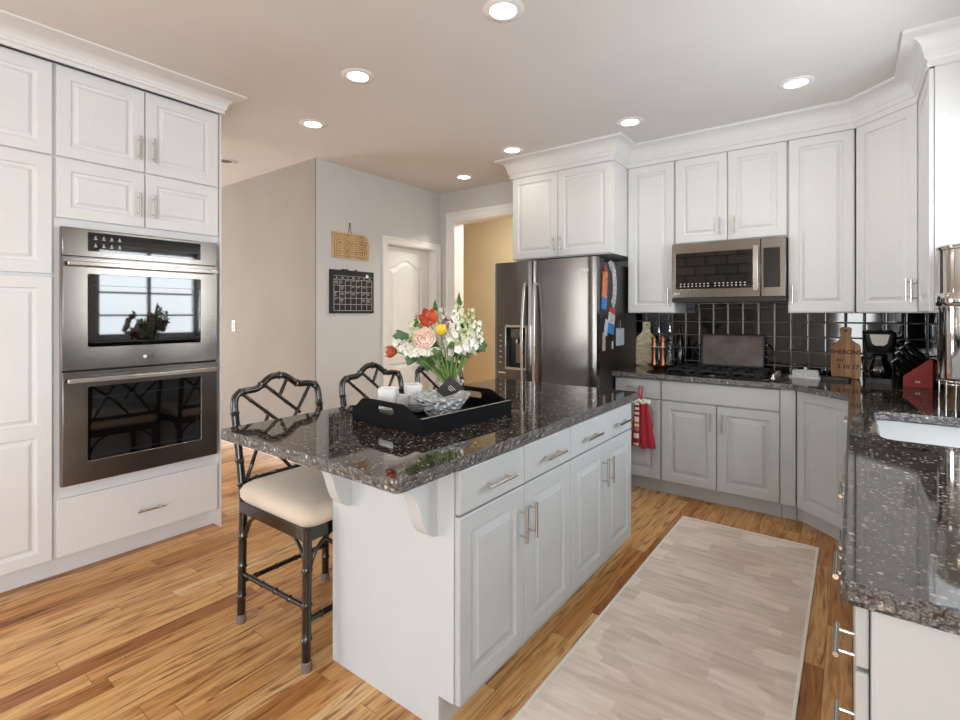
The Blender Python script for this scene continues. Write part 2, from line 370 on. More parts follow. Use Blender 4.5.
def thing(name, label, cat, loc=(0, 0, 0), rz=0, group=None):
    o = bpy.data.objects.new(name, None); o.empty_display_size = .05; col.objects.link(o)
    o.location = loc; o.rotation_euler = (0, 0, rz); return tag(o, label, cat, group)
def tag(o, label, cat, group=None, kind=None):
    o['label'] = label; o['category'] = cat
    if group: o['group'] = group
    if kind: o['kind'] = kind
    return o
def struct(o): o['kind'] = 'structure'; return o
def link_copy(src, parent=None, loc=None, rot=None):
    c = src.copy(); col.objects.link(c); c.parent = parent
    if loc is not None: c.location = loc
    if rot is not None: c.rotation_euler = rot
    return c
def copy_tree(o, parent=None):
    c = o.copy(); col.objects.link(c); c.parent = parent
    for ch in list(o.children): copy_tree(ch, c)
    return c
def text(name, s, size, m, parent, loc, rot, ext=.0004, align='CENTER'):
    cu = bpy.data.curves.new(name, 'FONT'); cu.body = s; cu.size = size; cu.extrude = ext; cu.align_x = align; cu.offset = size*.02; cu.resolution_u = 3
    t = bpy.data.objects.new('tmp', cu); col.objects.link(t)
    dg = bpy.context.evaluated_depsgraph_get(); me = bpy.data.meshes.new_from_object(t.evaluated_get(dg))
    bpy.data.objects.remove(t); me.materials.clear(); me.materials.append(m)
    o = bpy.data.objects.new(name, me); col.objects.link(o); o.parent = parent; o.location = loc; o.rotation_euler = rot
    return o
def rrect(x0, x1, y0, y1, r, n=5):
    pts = []
    for cx, cy, a in ((x1-r, y1-r, 0), (x0+r, y1-r, 90), (x0+r, y0+r, 180), (x1-r, y0+r, 270)):
        for i in range(n+1):
            t = R(a+90*i/n); pts.append((cx+r*math.cos(t), cy+r*math.sin(t)))
    return pts

# ================================================================== STRUCTURE
H = 2.74
WX = .64        # right wall face
WY = 4.40       # kitchen back wall face
struct(MB().box(-9, 2, -4.2, 7, -.1, 0).build('floor', FLOORM))
struct(MB().box(-9, 2, -4.2, 7, H, H+.12).build('ceiling', CEIL))
# right wall with the sink window hole (Y 1.95..3.1, z 1.07..2.18)
wY0, wY1, wZ0, wZ1 = 1.95, 3.10, 1.07, 2.18
b = MB(); b.box(WX, WX+.14, -4, -2.6, 0, H); b.box(WX, WX+.14, -.6, wY0, 0, H); b.box(WX, WX+.14, -2.6, -.6, 0, .2); b.box(WX, WX+.14, -2.6, -.6, 2.25, H); b.box(WX, WX+.14, wY1, WY+.14, 0, H); b.box(WX, WX+.14, wY0, wY1, 0, wZ0); b.box(WX, WX+.14, wY0, wY1, wZ1, H)  # includes the opening added for the patio light
struct(b.build('wall_right', WALLW))
struct(MB().box(-2.47, WX, WY, WY+.14, 0, H).build('wall_back', WALLW))
# pale wall carrying the panel door (face X=-3.78)
dX = -3.78; dY0, dY1, dZ = 3.468, 4.205, 2.09
b = MB(); b.box(dX-.14, dX, 2.631, dY0, 0, H); b.box(dX-.14, dX, dY1, 4.42, 0, H); b.box(dX-.14, dX, dY0, dY1, dZ, H)
struct(b.build('wall_pantry', WALLW))
struct(MB().box(-8.9, dX-.14, 2.62, 2.76, 0, H).box(dX-.14, dX, 2.62, 2.63, 0, H).build('wall_hall', WALLSHADE))
# cased opening wall at Y=4.28
oX0, oX1, oZ = -3.58, -2.56, 2.405
b = MB(); b.box(dX, oX0, 4.28, 4.42, 0, H); b.box(oX1, -2.47, 4.28, 4.42, 0, H); b.box(oX0, oX1, 4.28, 4.42, oZ, H)
struct(b.build('wall_doorway', WALLW))
struct(MB().box(-5.2, -1.2, 5.75, 5.9, 0, H).build('wall_passage', WALLY))
struct(MB().box(-5.3, -5.2, 4.42, 5.75, 0, H).build('wall_passage_left', WALLY))
struct(MB().box(-1.2, -1.1, 4.54, 5.75, 0, H).build('wall_passage_right', WALLY))
struct(MB().box(-3.99, -3.87, -.95, 1.55, 0, H).build('wall_left', WALLW))
# wall behind the camera: two windows, the left one added for light, and a stone-faced chimney breast between them
b = MB()
for x0, x1 in ((-8.9, -6.8), (-4.0, -.30), (.34, 2)): b.box(x0, x1, -4.0, -3.86, 0, H)
for x0, x1 in ((-6.8, -4.0), (-.30, .34)): b.box(x0, x1, -4.0, -3.86, 0, .4); b.box(x0, x1, -4, -3.86, 2.45, H)
struct(b.build('wall_front', WALLW))
def stone_mat():
    m, n, l, p = newmat('grey_stone_blocks'); tc = n.new('ShaderNodeTexCoord'); mp = n.new('ShaderNodeMapping'); mp.inputs['Rotation'].default_value = (PI/2, 0, 0)
    l.new(tc.outputs['Object'], mp.inputs[0]); t = n.new('ShaderNodeTexBrick'); l.new(mp.outputs[0], t.inputs['Vector']); t.inputs['Scale'].default_value = 1
    t.inputs['Brick Width'].default_value = .42; t.inputs['Row Height'].default_value = .2; t.inputs['Mortar Size'].default_value = .012
    t.inputs['Color1'].default_value = rgb('8f8a84'); t.inputs['Color2'].default_value = rgb('b5afa7'); t.inputs['Mortar'].default_value = rgb('3c3935')
    l.new(t.outputs[0], p.inputs['Base Color']); p.inputs['Roughness'].default_value = .9; return m
tag(MB().box(-3.7, -1.7, -3.86, -3.5, 0, H-.001).build('stone_chimney', stone_mat(), bevel=.01), 'grey stone-block chimney breast behind the camera, reflected in the microwave', 'chimney')
b = MB(); b.box(-8.9, -8.76, -4, -.9, 0, H); b.box(-8.9, -8.76, -.9, 2.62, 2.4, H); b.box(-8.9, -8.76, -.9, 2.62, 0, .4); b.box(-8.9, -8.76, 1.6, 2.62, .4, 2.4)
struct(b.build('wall_dining', WALLW))
# window frames
def window(name, axis, p, a0, a1, z0, z1, nm, nz):
    f = MB()
    def bar(u0, u1, v0, v1, t=.03):
        if axis == 'x': f.box(p-t, p+t, u0, u1, v0, v1)
        else: f.box(u0, u1, p-t, p+t, v0, v1)
    bar(a0, a1, z0, z0+.05); bar(a0, a1, z1-.05, z1); bar(a0, a0+.05, z0, z1); bar(a1-.05, a1, z0, z1)
    for i in range(1, nm): u = a0+(a1-a0)*i/nm; bar(u-.02, u+.02, z0, z1, .02)
    for i in range(1, nz): v = z0+(z1-z0)*i/nz; bar(a0, a1, v-.012, v+.012, .015)
    o = struct(f.build(name, TRIMW))
    g = MB()
    if axis == 'x': g.box(p-.003, p+.003, a0+.02, a1-.02, z0+.02, z1-.02)
    else: g.box(a0+.02, a1-.02, p-.003, p+.003, z0+.02, z1-.02)
    g.build('pane', PANE, o); return o
window('window_1', 'x', WX+.10, wY0, wY1, wZ0, wZ1, 2, 4)
window('window_added_5', 'x', WX+.10, -2.6, -.6, .2, 2.25, 2, 1)  # unseen patio window, added so light reaches the left cabinets
window('window_added_2', 'y', -3.92, -6.8, -4.0, .4, 2.45, 3, 1)  # assumed living-room window, added as an opening for light
window('window_4', 'y', -3.92, -.30, .34, .4, 2.45, 1, 3)
window('window_added_3', 'x', -8.83, -.9, 1.6, .4, 2.4, 3, 1)  # unseen dining window, added as an opening for light
# sill + casing of the sink window
b = MB(); b.box(WX-.02, WX+.07, wY0-.05, wY1+.05, wZ0-.03, wZ0); b.box(WX-.015, WX, wY0-.07, wY0, wZ0, wZ1+.07); b.box(WX-.015, WX, wY1, wY1+.07, wZ0, wZ1+.07); b.box(WX-.015, WX, wY0, wY1, wZ1, wZ1+.07)
struct(b.build('trim_1', TRIMW, bevel=.004))
# mitred casings swept round an opening
def casing(b, a0, a1, zt, W, W2, fn):
    prof = [(0, 0), (0, .011), (.3, .014), (.62, .015), (.68, .021), (.95, .023), (1, .019), (1, 0)]
    rows = []
    for w, t in prof: rows.append([fn(a0-w*W, 0, t), fn(a0-w*W, zt+w*W, t), fn(a1+w*W2, zt+w*W, t), fn(a1+w*W2, 0, t)])
    K = len(prof); vs = [rows[k][i] for k in range(K) for i in range(4)]; fs = []
    for k in range(K-1):
        for i in range(3): fs.append((k*4+i, k*4+i+1, (k+1)*4+i+1, (k+1)*4+i))
    b.add(vs, fs)
b = MB(); casing(b, dY0, dY1, dZ, .066, .066, lambda a, z, t: (dX+t, a, z))
b.box(dX-.14, dX+.002, dY0, dY0+.008, 0, dZ); b.box(dX-.14, dX+.002, dY1-.008, dY1, 0, dZ); b.box(dX-.14, dX+.002, dY0+.008, dY1-.008, dZ-.008, dZ)
struct(b.build('trim_2', TRIMW, smooth=25))
# arched two-panel door, set back
def arch_panel(y0, y1, z0, z1, rise, inset):
    y0 += inset; y1 -= inset; z0 += inset; z1 -= inset; pts = [(y0, z0), (y1, z0)]
    if rise:
        N = 14
        for i in range(N+1):
            t = i/N; y = y1+(y0-y1)*t; s_ = .5-.5*math.cos(2*PI*t); pts.append((y, z1-rise+rise*s_))
    else: pts += [(y1, z1), (y0, z1)]
    return pts
def arched_door():
    X0 = dX-.105; y0, y1, z1 = dY0+.014, dY1-.014, dZ-.015
    b = MB()
    pan = [(y0+.11, y1-.11, .98, z1-.13, .09), (y0+.11, y1-.11, .25, .84, 0)]
    holes = [arch_panel(*p, 0) for p in pan]
    fn = lambda a, c, h: (h, a, c)
    b.prism([(y0, .008), (y1, .008), (y1, z1), (y0, z1)], X0-.035, X0, holes, fn)
    for p in pan:
        A = [arch_panel(*p, i) for i in (0, .012, .03, .055)]; D = [0, -.012, -.010, -.003]
        for q in range(3):
            N = len(A[q]); vs = [fn(a, c, X0+D[q]) for a, c in A[q]]+[fn(a, c, X0+D[q+1]) for a, c in A[q+1]]
            b.add(vs, [(i, (i+1) % N, (i+1) % N+N, i+N) for i in range(N)])
        b.prism(A[3], X0-.03, X0+D[3], (), fn)
    o = struct(b.build('door_1', TRIMW))
    k = MB(); k.lathe([(0.024, 0), (.024, .006), (.01, .012), (.01, .035), (.024, .045), (.026, .058), (.016, .068), (0, .07)], n=18)
    k.build('door_knob', CHROME, o, smooth=40, loc=(X0, dY0+.08, .95), rot=(0, PI/2, 0))
arched_door()
b = MB(); casing(b, oX0, oX1, oZ, .10, .085, lambda a, z, t: (a, 4.28-t, z))
b.box(oX0, oX0+.012, 4.278, 4.44, 0, oZ); b.box(oX1-.012, oX1, 4.278, 4.44, 0, oZ); b.box(oX0+.012, oX1-.012, 4.278, 4.44, oZ-.012, oZ)
struct(b.build('trim_3', TRIMW, smooth=25))
b = MB(); b.box(-8.7, dX+.012, 2.607, 2.62, 0, .10); b.box(dX, dX+.012, 2.607, dY0-.07, 0, .10)
struct(b.build('baseboard_hall', TRIMW, bevel=.004))
struct(MB().box(-5.2, -1.2, 5.738, 5.75, 0, .10).build('baseboard_passage', TRIMW, bevel=.004))

# crown mouldings (profile swept along a cabinet front path)
def crown(path, zb, ends, name, proj=.11, fac=None):
    # profile: (out, z) out from the cabinet face
    hgt = H-zb
    prof = [(.0, 0), (.012, 0), (.012, hgt*.20), (.022, hgt*.25), (.026, hgt*.40)]
    for i in range(9):
        t = i/8; a = t*PI/2
        prof.append((.03+(proj-.04)*(1-math.cos(a)), hgt*(.42+.46*math.sin(a))))
    prof += [(proj, hgt*.90), (proj, hgt*1.0), (0, hgt*1.0)]
    pts = [Vector((x, y)) for x, y in path]; N = len(pts); rings = []
    for i in range(N):
        def nrm(a, b_):
            d = (b_-a).normalized(); return Vector((d.y, -d.x))
        if i == 0: m_ = nrm(pts[0], pts[1])*(fac[0] if fac else 1)
        elif i == N-1: m_ = nrm(pts[-2], pts[-1])*(fac[-1] if fac else 1)
        else:
            n1 = nrm(pts[i-1], pts[i]); n2 = nrm(pts[i], pts[i+1]); f1, f2 = (fac[i-1], fac[i]) if fac else (1, 1)
            dt = n1.x*n2.y-n1.y*n2.x; m_ = Vector(((f1*n2.y-f2*n1.y)/dt, (n1.x*f2-n2.x*f1)/dt))
        rings.append([(pts[i].x+m_.x*o_, pts[i].y+m_.y*o_, zb+z) for o_, z in prof])
    b = MB(); K = len(prof); vs = [v for r_ in rings for v in r_]; fs = []
    for i in range(N-1):
        for k in range(K): fs.append((i*K+k, i*K+(k+1) % K, (i+1)*K+(k+1) % K, (i+1)*K+k))
    fs += [tuple(range(K))[::-1], tuple((N-1)*K+k for k in range(K))]
    b.add(vs, fs); o = struct(b.build(name, WHITE, smooth=28)); return o
CB = 2.575
crown([(-2.456, 4.28), (-2.456, 3.745), (-1.502, 3.745), (-1.502, 4.055), (.016, 4.055), (.302+.004, 3.768), (.306, 3.262), (WX, 3.262)], CB, 0, 'trim_4')
crown([(-3.222, -.95), (-3.222, 1.553), (-3.87, 1.553)], 2.645, 0, 'trim_5', .155, (1, .5))

# ================================================================== CABINETS
def door_mesh(w, h, t=.02, panels=None, stile=.058, bw=.043):
    """raised-panel front in local x,z ; front face y=0, back y=t"""
    if panels is None: panels = [(stile, h-stile)]
    b = MB(); e = .004
    px0, px1 = stile, w-stile
    def quad(x0, x1, z0, z1, y): b.add([(x0, y, z0), (x1, y, z0), (x1, y, z1), (x0, y, z1)], [(0, 1, 2, 3)])
    zs = [e]
    for a, c in panels: zs += [a, c]
    zs.append(h-e)
    for i in range(0, len(zs), 2): quad(e, w-e, zs[i], zs[i+1], 0)
    for a, c in panels:
        quad(e, px0, a, c, 0); quad(px1, w-e, a, c, 0)
        prof = [(0, 0), (.003, .004), (.006, .0105), (.013, .0115), (.018, .0115), (bw-.002, .0035), (bw-.0005, .001), (bw+.002, .0008)]
        for (i0, d0), (i1, d1) in zip(prof, prof[1:]):
            A = [(px0+i0, d0, a+i0), (px1-i0, d0, a+i0), (px1-i0, d0, c-i0), (px0+i0, d0, c-i0)]
            B = [(px0+i1, d1, a+i1), (px1-i1, d1, a+i1), (px1-i1, d1, c-i1), (px0+i1, d1, c-i1)]
            b.add(A+B, [(k, (k+1) % 4, (k+1) % 4+4, k+4) for k in range(4)])
        i1, d1 = prof[-1]; quad(px0+i1, px1-i1, a+i1, c-i1, d1)
    rim = [(e, 0), (.001, .0015), (0, e), (0, t)]
    for (i0, d0), (i1, d1) in zip(rim, rim[1:]):
        A = [(i0, d0, i0), (w-i0, d0, i0), (w-i0, d0, h-i0), (i0, d0, h-i0)]; B = [(i1, d1, i1), (w-i1, d1, i1), (w-i1, d1, h-i1), (i1, d1, h-i1)]
        b.add(A+B, [(k, (k+1) % 4, (k+1) % 4+4, k+4) for k in range(4)])
    quad(0, w, 0, h, t)
    return b
def pull_mesh(L, r=.0058, off=.032):
    b = MB(); b.tube([(0, -off, -L/2), (0, -off, L/2)], r, 10)
    for s in (-1, 1): b.tube([(0, -off, s*L*.33), (0, .001, s*L*.33)], r*.75, 8)
    return b
_pull = {}
def pull(parent, x, z, L, horiz, y=0):
    k = round(L, 3)
    if k not in _pull:
        o = pull_mesh(L).build('handle', CHROME, parent, smooth=40); _pull[k] = o
    else: o = link_copy(_pull[k], parent)
    o.location = (x, y, z); o.rotation_euler = (0, PI/2, 0) if horiz else (0, 0, 0)
    return o
def cabinet(name, label, loc, rz, w, depth, z0, z1, fronts, m, toe=0, group=None, cat='cabinet', ends=''):
    root = thing(name, label, cat, (loc[0], loc[1], z0), rz, group)
    b = MB(); D = depth; h = z1-z0
    b.box(0, w, .0215, D, toe, h)
    if toe: b.box(.0, w, .085, D-.01, 0, toe)
    b.build('body', m, root, bevel=.0015, seg=1)
    if 'R' in ends: MB().box(w, w+.012, .0, D, 0, h).build('end_panel', m, root, bevel=.0015, seg=1)
    if 'r' in ends: MB().box(w+.001, w+.013, .0225, D, 0, h).build('end_panel', PANELW, root, bevel=.0015, seg=1)
    for f in fronts:
        kind, x0, x1, a, c = f[:5]; hd = f[5] if len(f) > 5 else None; pans = f[6] if len(f) > 6 else None
        a -= z0; c -= z0; g = .0018
        W = x1-x0-2*g; Hh = c-a-2*g
        if kind == 'door':
            o = door_mesh(W, Hh, panels=[(p-z0-a-g, q-z0-a-g) for p, q in pans] if pans else None, bw=.034 if m is WHITE else .043).build('door', m, root)
        else:
            o = MB().box(0, W, 0, .02, 0, Hh).build('drawer' if kind == 'drawer' else 'panel', m, root, bevel=.004, seg=3)
        o.location = (x0+g, 0, a+g)
        if hd:
            hz, hx, hzz, L = hd; pull(o, hx-x0-g, hzz-z0-a-g, L, hz == 'h')
    return root

LX = -3.25
# ---- left wall : local x = world Y, local -y = world +X (rz=+90)
rz = PI/2
# the nearest pair is out of the frame on the left, the second is cut by it
cabinet('pantry_cabinet', 'tall white pantry cabinet at the left edge, three raised doors stacked, left of the ovens', (LX, -.17, 0), rz, .89, .6, 0, 2.655, [
    ('door', 0, .44, 2.175, 2.645), ('door', .0, .44, 1.57, 2.17), ('door', 0, .44, .114, 1.56, None, [(.172, .75), (.81, 1.50)]),
    ('door', .44, .884, 2.175, 2.645), ('door', .44, .884, 1.57, 2.17), ('door', .44, .884, .114, 1.56, None, [(.172, .75), (.81, 1.50)])], WHITE, toe=.114)
oc = cabinet('oven_cabinet', 'tall white cabinet built around the double wall oven, four doors above, one wide drawer', (LX, .72, 0), rz, .825, .6, 0, 2.655, [
    ('door', .006, .405, 2.178, 2.645, ('v', .372, 2.31, .137)), ('door', .407, .818, 2.178, 2.645, ('v', .445, 2.31, .137)),
    ('door', .006, .405, 1.862, 2.172, ('v', .372, 1.985, .137)), ('door', .407, .818, 1.862, 2.172, ('v', .445, 1.985, .137)),
    ('drawer', .007, .815, .116, .415, ('h', .43, .247, .142))], WHITE, toe=.114, ends='R')
# ---- double wall oven
ov = thing('double_wall_oven', 'stainless steel double wall oven with dark windows in the tall white cabinet', 'oven', (LX, .742, .478), rz)
OW = .774
MB().box(0, OW, -.012, .019, 0, 1.34).build('frame', STEEL, ov, bevel=.002)
cp = MB().box(.002, OW-.002, -.028, -.012, 1.19, 1.338).build('control_panel', STEEL, ov, bevel=.004)
MB().box(.108, .674, -.030, -.028, 1.222, 1.322).build('touch_glass', BGLASS, cp, bevel=.001)
for r_ in range(2):
    for c_ in range(4):
        x = .135+c_*.036; z = 1.245+r_*.04; b = MB()
        b.box(x, x+.014, -.0308, -.030, z, z+.003); b.box(x+.002, x+.012, -.0308, -.030, z+.007, z+.010); b.box(x+.005, x+.009, -.0308, -.030, z+.014, z+.018)
        b.build('touch_button', WHITEINK, cp)
def oven_door(z0, z1, wz0, wz1, hz, logo):
    d = MB()
    d.prism([(.002, z0), (OW-.002, z0), (OW-.002, z1), (.002, z1)], -.034, -.012, [rrect(.108, .674, wz0, wz1, .01)], lambda a, c, h: (a, h, c))
    d = d.build('oven_door', STEEL, ov, bevel=.003)
    g = MB(); g.prism(rrect(.106, .676, wz0-.002, wz1+.002, .01), -.030, -.014, (), lambda a, c, h: (a, h, c)); g.build('window', BGLASS, d)
    g = MB(); g.box(.13, .655, -.0305, -.0300, wz0+.022, wz0+.024); g.box(.13, .655, -.0305, -.03, wz1-.06, wz1-.058); g.box(.653, .655, -.0305, -.03, wz0+.022, wz1-.058)
    g.build('window_line', mat('window_print', '34343a', .3), d)
    h = MB(); pts = []
    for i in range(21):
        t = i/20; x = .014+t*(OW-.028); pts.append((x, -.078-.012*math.sin(PI*t), hz))
    for i in range(20):
        (xa, ya, za), (xb, yb, zb) = pts[i], pts[i+1]
        h.add([(xa, ya, za-.012), (xb, yb, zb-.012), (xb, yb, zb+.012), (xa, ya, za+.012), (xa, ya+.016, za-.012), (xb, yb+.016, zb-.012), (xb, yb+.016, zb+.012), (xa, ya+.016, za+.012)],
              [(0, 1, 2, 3), (7, 6, 5, 4), (3, 2, 6, 7), (0, 4, 5, 1)]+([(0, 3, 7, 4)] if i == 0 else [])+([(1, 5, 6, 2)] if i == 19 else []))
    for x in (.03, OW-.05): h.box(x, x+.02, -.07, -.033, hz-.009, hz+.009)
    h.build('handle', POLISH if 0 else CHROME, d, smooth=40, bevel=.004)
    if logo:
        lg = MB(); lg.lathe([(.0, 0), (.010, 0), (.010, .001), (0, .001)], n=20); lg = lg.build('logo_disc', WHITEINK, d, loc=(OW/2-.016, -.0342, z0+.052), rot=(PI/2, 0, 0))
        text('logo_letters', 'LG', .024, BLACKP, d, (OW/2+.012, -.0345, z0+.043), (PI/2, 0, 0))
oven_door(.597, 1.186, .715, 1.100, 1.150, True)
oven_door(.004, .588, .115, .505, .545, False)
MB().box(.004, OW-.004, -.016, -.011, .588, .597).build('vent_gap', BLACKM, ov)

# ---- uppers on the back wall
UF = 4.05
cabinet('upper_cabinet', 'white upper cabinet with two doors above the refrigerator', (-2.45, 3.74, 0), 0, .948, WY-3.745, 1.845, 2.60, [
    ('door', .008, .462, 1.85, 2.575, ('v', .432, 1.955, .12)), ('door', .464, .940, 1.85, 2.575, ('v', .495, 1.955, .12))], WHITE)
cabinet('upper_cabinet', 'narrow white upper cabinet between refrigerator and microwave, single tall door', (-1.50, UF, 0), 0, .378, WY-UF-.002, 1.374, 2.60, [
    ('door', .004, .374, 1.378, 2.575, ('v', .335, 1.50, .13))], WHITE)
cabinet('upper_cabinet', 'short white upper cabinet with two doors directly above the microwave', (-1.120, UF, 0), 0, .76, WY-UF-.002, 1.905, 2.60, [
    ('door', .004, .378, 1.915, 2.575, ('v', .330, 2.02, .13)), ('door', .381, .756, 1.915, 2.575, ('v', .43, 2.02, .13))], WHITE)
cabinet('upper_cabinet', 'white upper cabinet right of the microwave, single tall door with left handle', (-.358, UF, 0), 0, .374, WY-UF-.002, 1.374, 2.60, [
    ('door', .004, .370, 1.378, 2.575, ('v', .03, 1.50, .13))], WHITE)
# corner, set at 45 degrees
L45 = math.hypot(.286, .286)
root = thing('corner_upper_cabinet', 'white angled corner upper cabinet above the coffee maker', 'cabinet', (.016, UF, 1.374), -PI/4)
b = MB()
c45 = math.cos(PI/4)
def loc45(X, Y):  # world -> local of root
    dx, dy = X-.016, Y-UF; return (dx*c45-dy*c45, dx*c45+dy*c45)
poly = [loc45(.034, 4.0535), loc45(.3055, 3.782), loc45(WX-.002, 3.77), loc45(WX-.002, WY-.002), loc45(.018, WY-.002)]
poly[0] = (0.002, .0215); poly[1] = (L45-.002, .0215)
b.prism(poly, 0, 1.226); b.build('body', WHITE, root)
o = door_mesh(L45-.012, 1.197, bw=.034).build('door', WHITE, root, loc=(.006, 0, .004)); pull(o, L45-.012-.035, .13, .13, False)
root = cabinet('upper_cabinet', 'white upper cabinet seen edge-on at the right wall, beside the water filter', (.302, 3.762, 0), -PI/2, .490, WX-.302-.002, 1.374, 2.60, [
    ('door', .004, .484, 1.378, 2.575, ('v', .03, 1.50, .13))], WHITE)

# ---- base cabinets on the back wall
BF = 3.80; BT = .874
cabinet('base_cabinet', 'narrow grey base cabinet beside the refrigerator, drawer hung with red towel', (-1.512, BF, 0), 0, .360, WY-BF-.002, 0, BT, [
    ('drawer', .006, .356, .722, .868, ('h', .18, .81, .14)), ('door', .006, .356, .116, .716, ('v', .315, .57, .13))], GREYP, toe=.114)
cabinet('base_cabinet', 'wide grey base cabinet with two doors under the gas cooktop', (-1.150, BF, 0), 0, .772, WY-BF-.002, 0, BT, [
    ('panel', .003, .769, .722, .868), ('door', .003, .385, .116, .716, ('v', .348, .60, .13)), ('door', .387, .769, .116, .716, ('v', .425, .60, .13))], GREYP, toe=.114)
b = MB(); b.box(-.3765, -.292, BF+.001, BF+.018, .114, BT); b.box(-.3765, -.292, 3.885, 3.90, 0, .114)
tag(b.build('cabinet_filler', GREYP, bevel=.002), 'flat grey filler strip between cooktop cabinet and angled corner cabinet', 'filler strip')
L45b = math.hypot(.295, .295)
root = thing('corner_base_cabinet', 'grey angled corner base cabinet with one raised door', 'cabinet', (-.290, BF, 0), -PI/4)
def loc45b(X, Y):
    dx, dy = X+.290, Y-BF; return (dx*c45-dy*c45, dx*c45+dy*c45)
b = MB(); b.prism([(.002, .0215), (L45b-.002, .0215), loc45b(.03, 3.50), loc45b(WX-.003, 3.50), loc45b(WX-.003, WY-.003), loc45b(.0, WY-.003), loc45b(.0, 3.9)], .114, BT)
b.prism([(-.035, .085), (L45b-.03, .085), loc45b(.10, 3.50), loc45b(WX-.01, 3.50), loc45b(WX-.01, WY-.01), loc45b(0, WY-.01), loc45b(-.10, 3.90), loc45b(-.285, 3.905), loc45b(-.289, 3.885)], 0, .114)
b.build('body', GREYP, root)
door_mesh(L45b-.01, .754).build('door', GREYP, root, loc=(.005, 0, .116))

# ---- right run, faces -X ; local x -> -Y
RX = .004
def rcab(name, label, yfar, ynear, fronts, **k):
    return cabinet(name, label, (RX, yfar, 0), -PI/2, yfar-ynear, WX-RX-.003, 0, BT, fronts, GREYP, toe=.114, **k)
w_ = 3.495-3.06
rcab('base_cabinet', 'grey base cabinet on the right run between sink and corner', 3.495, 3.06, [('drawer', .004, w_-.002, .722, .868, ('h', w_/2, .81, .14)), ('door', .004, w_-.002, .116, .716, ('v', w_-.04, .60, .13))])
rcab('sink_cabinet', 'grey sink base cabinet under the steel sink', 3.057, 2.26, [('panel', .002, .795, .722, .868), ('door', .002, .397, .116, .716, ('v', .36, .60, .13)), ('door', .399, .795, .116, .716, ('v', .435, .60, .13))])
w_ = 2.257-1.645
rcab('dishwasher_cabinet', 'grey panelled cabinet between sink and near drawers on the right', 2.257, 1.645, [('drawer', .002, w_-.002, .722, .868, ('h', w_/2, .81, .14)), ('door', .002, w_-.002, .116, .716, ('h', w_/2, .65, .14))])
w_ = 1.642-1.082
rcab('drawer_cabinet', 'grey drawer cabinet nearest the camera at the lower right', 1.642, 1.082, [
    ('drawer', .002, w_-.002, .752, .868, ('h', w_/2, .81, .13)), ('drawer', .002, w_-.002, .562, .748, ('h', w_/2, .645, .13)),
    ('drawer', .002, w_-.002, .372, .558, ('h', w_/2, .464, .13)), ('drawer', .002, w_-.002, .118, .368, ('h', w_/2, .27, .13))], ends='r')

# ================================================================== ISLAND
isl = thing('kitchen_island', 'pale grey kitchen island with four drawers, four doors and scrolled corbels', 'kitchen island', (-1.0, 1.22, 0), PI/2)
IW = 1.545   # along Y
b = MB(); b.box(.021, IW, .0215, .64, .114, BT); b.box(.021, IW-.01, .085, .63, 0, .114)
b.build('body', GREYP, isl, bevel=.0015, seg=1)
b = MB(); b.prism([(.0215, .114), (.085, .114), (.085, 0), (.645, 0), (.645, BT), (.0215, BT)], 0, .02, (), lambda a, c, h: (h, a, c))
b.build('end_panel', PANELW, isl, bevel=.0015, seg=1)
MB().box(.021, IW, .64, .655, 0, BT).build('back_panel', PANELW, isl, bevel=.0015, seg=1)
xs = [.0, .398, .784, 1.168, IW]
for i in range(4):
    a, c = xs[i], xs[i+1]; g = .002
    if i == 0: a += .004
    o = MB().box(0, c-a-2*g, 0, .02, 0, .143).build('drawer', GREYP, isl, bevel=.004, seg=3, loc=(a+g, 0, .723))
    pull(o, (c-a)/2-g+.01, .064, .165, True)
    o = door_mesh(c-a-2*g, .602).build('door', GREYP, isl, loc=(a+g, 0, .114))
    pull(o, (c-a-2*g)-.032 if i % 2 == 0 else .032, .465, .135, False)
# corbels: S-profile, projecting towards the camera from the end panel (local -x)
cprof = [(0, 0), (-.225, 0), (-.225, -.018), (-.215, -.030), (-.198, -.040), (-.175, -.046), (-.15, -.050), (-.128, -.058), (-.108, -.075), (-.093, -.100), (-.083, -.130), (-.074, -.160), (-.062, -.190), (-.045, -.215), (-.025, -.230), (0, -.236)]
for y in (.090, .525):
    b = MB(); b.prism([(x, BT+z) for x, z in cprof], y, y+.055, (), lambda a, c, h: (a, h, c))
    b.build('corbel', PANELW, isl, smooth=30, bevel=.004)
# island countertop
def slab(name, label, outer, holes=()):
    b = MB(); z0, z1 = BT, .914
    loops = [list(outer)]+[list(h) for h in holes]
    root = MB(); root.prism(outer, z0, z1, holes)
    # faces whose normal is horizontal get the rough edge material
    o = root.build(name, [GRANITE, GREDGE])
    for p in o.data.polygons:
        if abs(p.normal.z) < .5: p.material_index = 1
    m = o.modifiers.new('bevel', 'BEVEL'); m.width = .007; m.segments = 3; m.limit_method = 'ANGLE'; m.angle_limit = R(50); m.material = 1
    tag(o, label, 'countertop'); return o
slab('island_countertop', 'polished dark speckled granite slab on the island, rough-chiselled edge', rrect(-1.995, -1.0+.008, .95, 2.865, .012, 3))
sink_hole = rrect(.085, .50, 2.33, 2.97, .055, 6)
slab('kitchen_countertop', 'polished dark speckled granite counter along the back wall and sink run',
     [(-1.545, WY-.0015), (-1.545, 3.767), (-.303, 3.767), (-.0185, 3.482), (-.016, 3.475), (-.016, 1.06), (-.004, 1.048), (WX-.003, 1.048), (WX-.003, WY-.0015)], [sink_hole])
